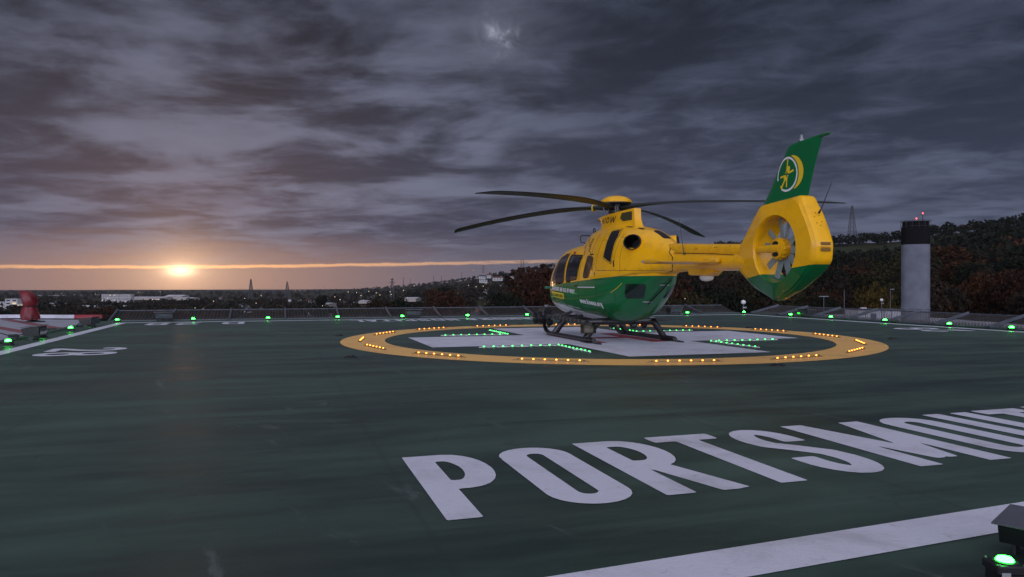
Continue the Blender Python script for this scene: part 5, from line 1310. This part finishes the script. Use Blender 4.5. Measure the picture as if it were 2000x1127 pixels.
# ---------------------------------------------------------------- town
M_WIN = mat('lit_window', (.3, .25, .15), .4, emit=(1.0, .75, .35), es=.7); M_DWIN = mat('dark_window', (.03, .035, .045), .2)
M_BLD = [mat('render_pale', (.50, .48, .48), .8, var=.2, vscale=.1), mat('brick_brown', (.20, .11, .08), .85, var=.25, vscale=.2), mat('render_cream', (.40, .36, .32), .8, var=.2, vscale=.1)]
M_TILE = [mat('roof_tile_red', (.13, .05, .035), .85, var=.3, vscale=.3), mat('roof_slate', (.06, .06, .07), .8, var=.3, vscale=.3)]
def office(px0, px1, ytop, ybot, Yc, lab, lit=.1, floors=3, cols=12, mt=0, name='office_building', roofy=False):
    x0, x1 = A(px0) * Yc, A(px1) * Yc; w = x1 - x0; zt = Z(ytop, Yc); zb = Z(ybot, Yc); c = vp((px0 + px1) / 2, Yc, zb - 4); h = zt - zb + 4
    root = empty(name, c, -R(YAW), label=lab, cat='building')
    MB().box((0, 6, h / 2), (w, 12, h)).build('wall', M_BLD[mt], root); MB().box((0, 6, h + .2), (w + .5, 12.6, .4)).build('roof', M_ROOF, root)
    bw = MB(); bl_ = MB(); rg_ = random.Random(int(px0) + 5); fh = (zt - zb) / floors; cw = w / cols
    for f in range(floors):
        for k in range(cols):
            (bl_ if rg_.random() < lit else bw).box((-w / 2 + (k + .5) * cw, -.06, 4 + (f + .5) * fh), (cw * .62, .12, fh * .5))
    if bw.f: bw.build('window_rows', M_DWIN, root, smooth=None)
    if bl_.f: bl_.build('lit_windows', M_WIN, root, smooth=None)
office(-40, 14, 590, 606, 900, 'white office block with dark window bands at the left edge', .0, 4, 8)
office(10, 34, 584, 607, 880, 'white stair tower of the office block at the left edge', .05, 4, 2)
office(31, 50, 594, 606, 860, 'office wing with yellow lit windows beside the red cover', .75, 2, 7)
office(198, 256, 575, 587, 1500, 'long pale office block with rows of windows, left of the sunset', .03, 4, 22)
office(96, 120, 592, 602, 1050, 'pale low building right of the red cover', .1, 2, 5)
def shed(px0, px1, ytop, ybot, Yc, lab):
    x0, x1 = A(px0) * Yc, A(px1) * Yc; w = x1 - x0; zt = Z(ytop, Yc); zb = Z(ybot, Yc); root = empty('warehouse', vp((px0 + px1) / 2, Yc, zb - 2), -R(YAW), label=lab, cat='warehouse')
    h = zt - zb + 2; MB().box((0, 20, h * .35), (w, 40, h * .7)).build('wall', M_BLD[2], root)
    b = MB(); b.rings([[Vector((x, y, z)) for (y, z) in ((-.5, h * .7), (20, h), (40.5, h * .7))] for x in (-w / 2 - .5, w / 2 + .5)]); b.build('roof', mat('shed_roof', (.55, .52, .55), .6, var=.2, vscale=.05), root, smooth=None)
shed(145, 234, 597, 603, 1000, 'warehouse with a broad pale roof, left of the long office block'); shed(256, 322, 579.5, 584, 1700, 'long pale warehouse roof to the right of the office block'); shed(322, 356, 576, 583, 1750, 'tall pale warehouse under the sun'); shed(345, 374, 581, 584.5, 1500, 'bright white low warehouse roof below the sun')
shed(60, 120, 576.5, 578.5, 3000, 'thin pale roof far off behind the red cover'); shed(140, 185, 575, 577, 3200, 'farthest pale roof line on the left plain'); shed(625, 640, 592, 596, 800, 'white shed roof above the net'); shed(700, 716, 587, 589.5, 900, 'white flat shed right of the olive tree'); shed(790, 812, 581, 585, 700, 'pale shed roof on the right edge of the town')
hm = []
for i in range(4):
    b = MB(); b.box((0, 0, 1.5), (9, 7, 7), mi=0)
    b.rings([[Vector((x, y, z)) for (y, z) in ((-3.9, 4.9), (0, 7.8), (3.9, 4.9))] for x in (-4.8, 4.8)], mi=1)
    b.box((3, .5, 7.6), (.8, .8, 1.8), mi=0)
    for x in (-2.6, 0, 2.6):
        for z in (1.2, 3.6): b.box((x, -3.52, z), (1.1, .08, 1.2), mi=2)
    hm.append(b.mesh('house', [M_BLD[(0, 1, 2, 0)[i]], M_TILE[i % 2], M_DWIN if i != 2 else M_WIN]))
HL = ['white house with a red tiled roof on the hillside town', 'brown brick house with a slate roof on the hillside town', 'cream house with lit windows on the hillside town', 'white house with a slate roof on the hillside town']
nh = 0
while nh < 210:
    px = random.uniform(590, 1075) if nh % 5 else random.uniform(-20, 600); Yc = random.uniform(520, 1900) if px > 600 else random.uniform(700, 2200)
    q = W(A(px), Yc)
    if noise.noise(Vector((q.x * .004, q.y * .004, 9.0))) < -.12: continue
    i = random.choice([0, 1, 2, 3, 1, 3]); o = bpy.data.objects.new('house', hm[i]); col.objects.link(o); o.location = wpt(px, Yc, .5); o.rotation_euler.z = random.choice([0, PI / 2]) + random.uniform(-.4, .4) - R(YAW)
    tag(o, HL[i].split(' on ')[0] + (', near, ' if Yc < 800 else ', farther off, ' if Yc < 1300 else ', far off, ') + VAL(px), 'house', 'houses of the town, ' + HL[i].split(' on ')[0]); nh += 1
# pale villas and the chalk face high on the hill
for k, (px, yy, wp) in enumerate(((942, 538, 13), (955, 536, 9), (944, 545, 16), (972, 541, 20), (1000, 539, 14))):
    Yc = 1500; o = bpy.data.objects.new('white_terrace', hm[0] if k % 2 else hm[3]); col.objects.link(o); p = vp(px, Yc, Z(yy + 3, Yc) - 3); o.location = p; o.rotation_euler.z = -R(YAW); o.scale = (wp / 9, 1, .9)
    tag(o, ['white terrace of flats highest on the hill below the pylon', 'white house beside the highest terrace', 'white lower terrace of flats left of the chalk', 'long white terrace in the middle of the hillside', 'white terrace at the right end of the hillside row'][k], 'house')
# distant street lamps
M_LAMP = mat('far_lamp', (.8, .6, .4), .4, emit=(1.0, .72, .42), es=3.2)
lm = MB(); lm.lathe([(.1, 0), (.4, .4), (.4, .7), (.1, 1.0)], (0, 0, 7), 8, mi=0); lm.tube([(0, 0, 0), (0, 0, 7)], .12, 5, mi=1); lme = lm.mesh('street_lamp', [M_LAMP, M_DSTEEL])
LP = [(107, 597, 900), (141, 602, 900), (109, 574, 2600), (120, 573.5, 2600), (200, 586, 1400), (224, 586, 1400), (280, 585, 1500), (298, 585, 1500), (305, 585, 1500), (309, 585, 1500), (274, 571, 3000), (270, 571, 3000), (313, 570, 3000), (417, 588, 1000), (478, 583, 1200), (510, 577, 1600), (577, 567.5, 3400), (586, 567.5, 3400), (596, 567.5, 3400), (640, 582, 900), (654, 580, 950), (630, 597, 600), (705, 577, 1200), (762, 570, 1300), (764, 575, 1200),
      (788, 567, 1400), (742, 576, 1200), (664, 585, 1000), (925, 528, 2500), (809, 558, 1700), (840, 566, 1300), (832, 574, 1100), (860, 571, 1200), (915, 557, 1400), (930, 560, 1400), (944, 559, 1400), (680, 570, 1500), (696, 571, 1500), (720, 569, 1600), (735, 572, 1500), (381, 601, 620), (500, 592, 800), (1338, 583, 160), (186, 574, 2500)]
for (px, py, Yc) in LP:
    o = bpy.data.objects.new('street_lamp', lme); col.objects.link(o); s_ = Yc / 1500; o.scale = (s_, s_, s_ if Yc < 1500 else 1); o.location = vp(px, Yc, Z(py, Yc) - 7.6 * o.scale.z)
    tag(o, 'tiny warm street light%s, %s' % (' near the horizon' if py < 575 else '' if py < 590 else ' low above the net', VAL(px) or 'right of the helicopter'), 'street light', 'street lights of the town')
# pylons and masts
M_PYL = mat('pylon_steel', (.07, .07, .075), .7, .2)
def pylon(px, ytop, ybot, Yc, wpx, arms, lab, twin=0.0, thick=.16):
    zt, zb = Z(ytop, Yc), Z(ybot, Yc); H = zt - zb; w0 = wpx / FPX * Yc; root = empty('pylon', vp(px, Yc, zb), -R(YAW), label=lab, cat='pylon', group='pylons on the skyline')
    def lattice(x0):
        b = MB(); n = 9; wb = w0 / 2 if not twin else w0 * .12
        def c(t, sx, s_y): w = wb * ((1 - t) ** .9 * .86 + .14); return Vector((x0 + sx * w, s_y * w, H * t))
        for sx in (-1, 1):
            for s_y in (-1, 1): b.tube([c(t, sx, s_y) for t in np.linspace(0, 1, 6)], thick, 4)
        ts = np.linspace(0, 1, n)
        for k in range(n - 1):
            for (p, q) in (((-1, -1), (1, -1)), ((1, -1), (1, 1)), ((1, 1), (-1, 1)), ((-1, 1), (-1, -1))):
                b.tube([c(ts[k], *p), c(ts[k + 1], *q)], thick * .5, 3); b.tube([c(ts[k], *q), c(ts[k + 1], *p)], thick * .5, 3); b.tube([c(ts[k + 1], *p), c(ts[k + 1], *q)], thick * .5, 3)
        b.build('lattice', M_PYL, root, smooth=None)
    if twin: lattice(-twin / FPX * Yc); lattice(twin / FPX * Yc)
    else: lattice(0)
    for (t, hw) in arms:
        b = MB(); h = hw / FPX * Yc
        for s_ in (-1, 1): b.tube([(0, 0, H * t + .8), (s_ * h, 0, H * t)], thick * .8, 4); b.tube([(0, 0, H * t - .8), (s_ * h, 0, H * t)], thick * .8, 4); b.tube([(s_ * h, 0, H * t), (s_ * h, 0, H * t - 1.8)], thick * .8, 4)
        b.build('cross_arm', M_PYL, root, smooth=None)
pylon(1664, 402, 468, 900, 14, [], 'tall narrow lattice tower on the ridge right of the tail fan', thick=.30)
pylon(490, 545, 584, 1300, 8, [], 'lattice pylon in the valley right of the sun', twin=0, thick=.45)
pylon(561, 550, 580, 1500, 8, [], 'second lattice pylon in the valley, left of the town', thick=.42)
pylon(766, 543, 582, 1400, 8, [(.93, 3), (.78, 5)], 'pylon with cross arms above the town', thick=.38)
pylon(1020, 506, 530, 1900, 20, [(.80, 16), (.70, 11)], 'wide twin legged pylon on the ridge left of the helicopter', twin=2.2, thick=.28)
pylon(944, 518, 534, 2300, 5, [(.9, 4), (.6, 5)], 'small pylon on the ridge left of the wide one', thick=.25)
for (px, y0, y1, Yc, lab) in ((788, 541, 558, 3600, 'thin mast on the ridge left of the hill'), (801, 544, 557, 3600, 'shorter mast beside the thin one on the ridge'), (847, 538, 552, 3300, 'thin mast where the ridge starts to climb'), (862, 540, 550, 3200, 'lowest mast on the climbing ridge'), (902, 531, 545, 2800, 'mast left of the bright ridge light'), (1427, 473, 482, 1100, 'small aerial on the ridge above the tail boom'), (1440, 473, 482, 1100, 'second small aerial on the ridge above the tail boom')):
    pylon(px, y0, y1, Yc, 1.2, [(.9, 1.2)], lab, thick=.12 * Yc / 1500)
# air
hzb = MB(); hzb.box((0, 0, 190), (21000, 21000, 560)); M_AIR = bpy.data.materials.new('air'); M_AIR.use_nodes = True; T = NT(M_AIR.node_tree); T.n.clear()
pvn = T.new('ShaderNodeVolumePrincipled'); pvn.inputs['Color'].default_value = (.72, .78, .90, 1); pvn.inputs['Density'].default_value = 0.000035; pvn.inputs['Anisotropy'].default_value = .3
ou = T.new('ShaderNodeOutputMaterial'); T.put(ou.inputs['Volume'], pvn.outputs[0])
HAZE = True
if HAZE: hzb.build('haze', M_AIR, smooth=None, kind='stuff')
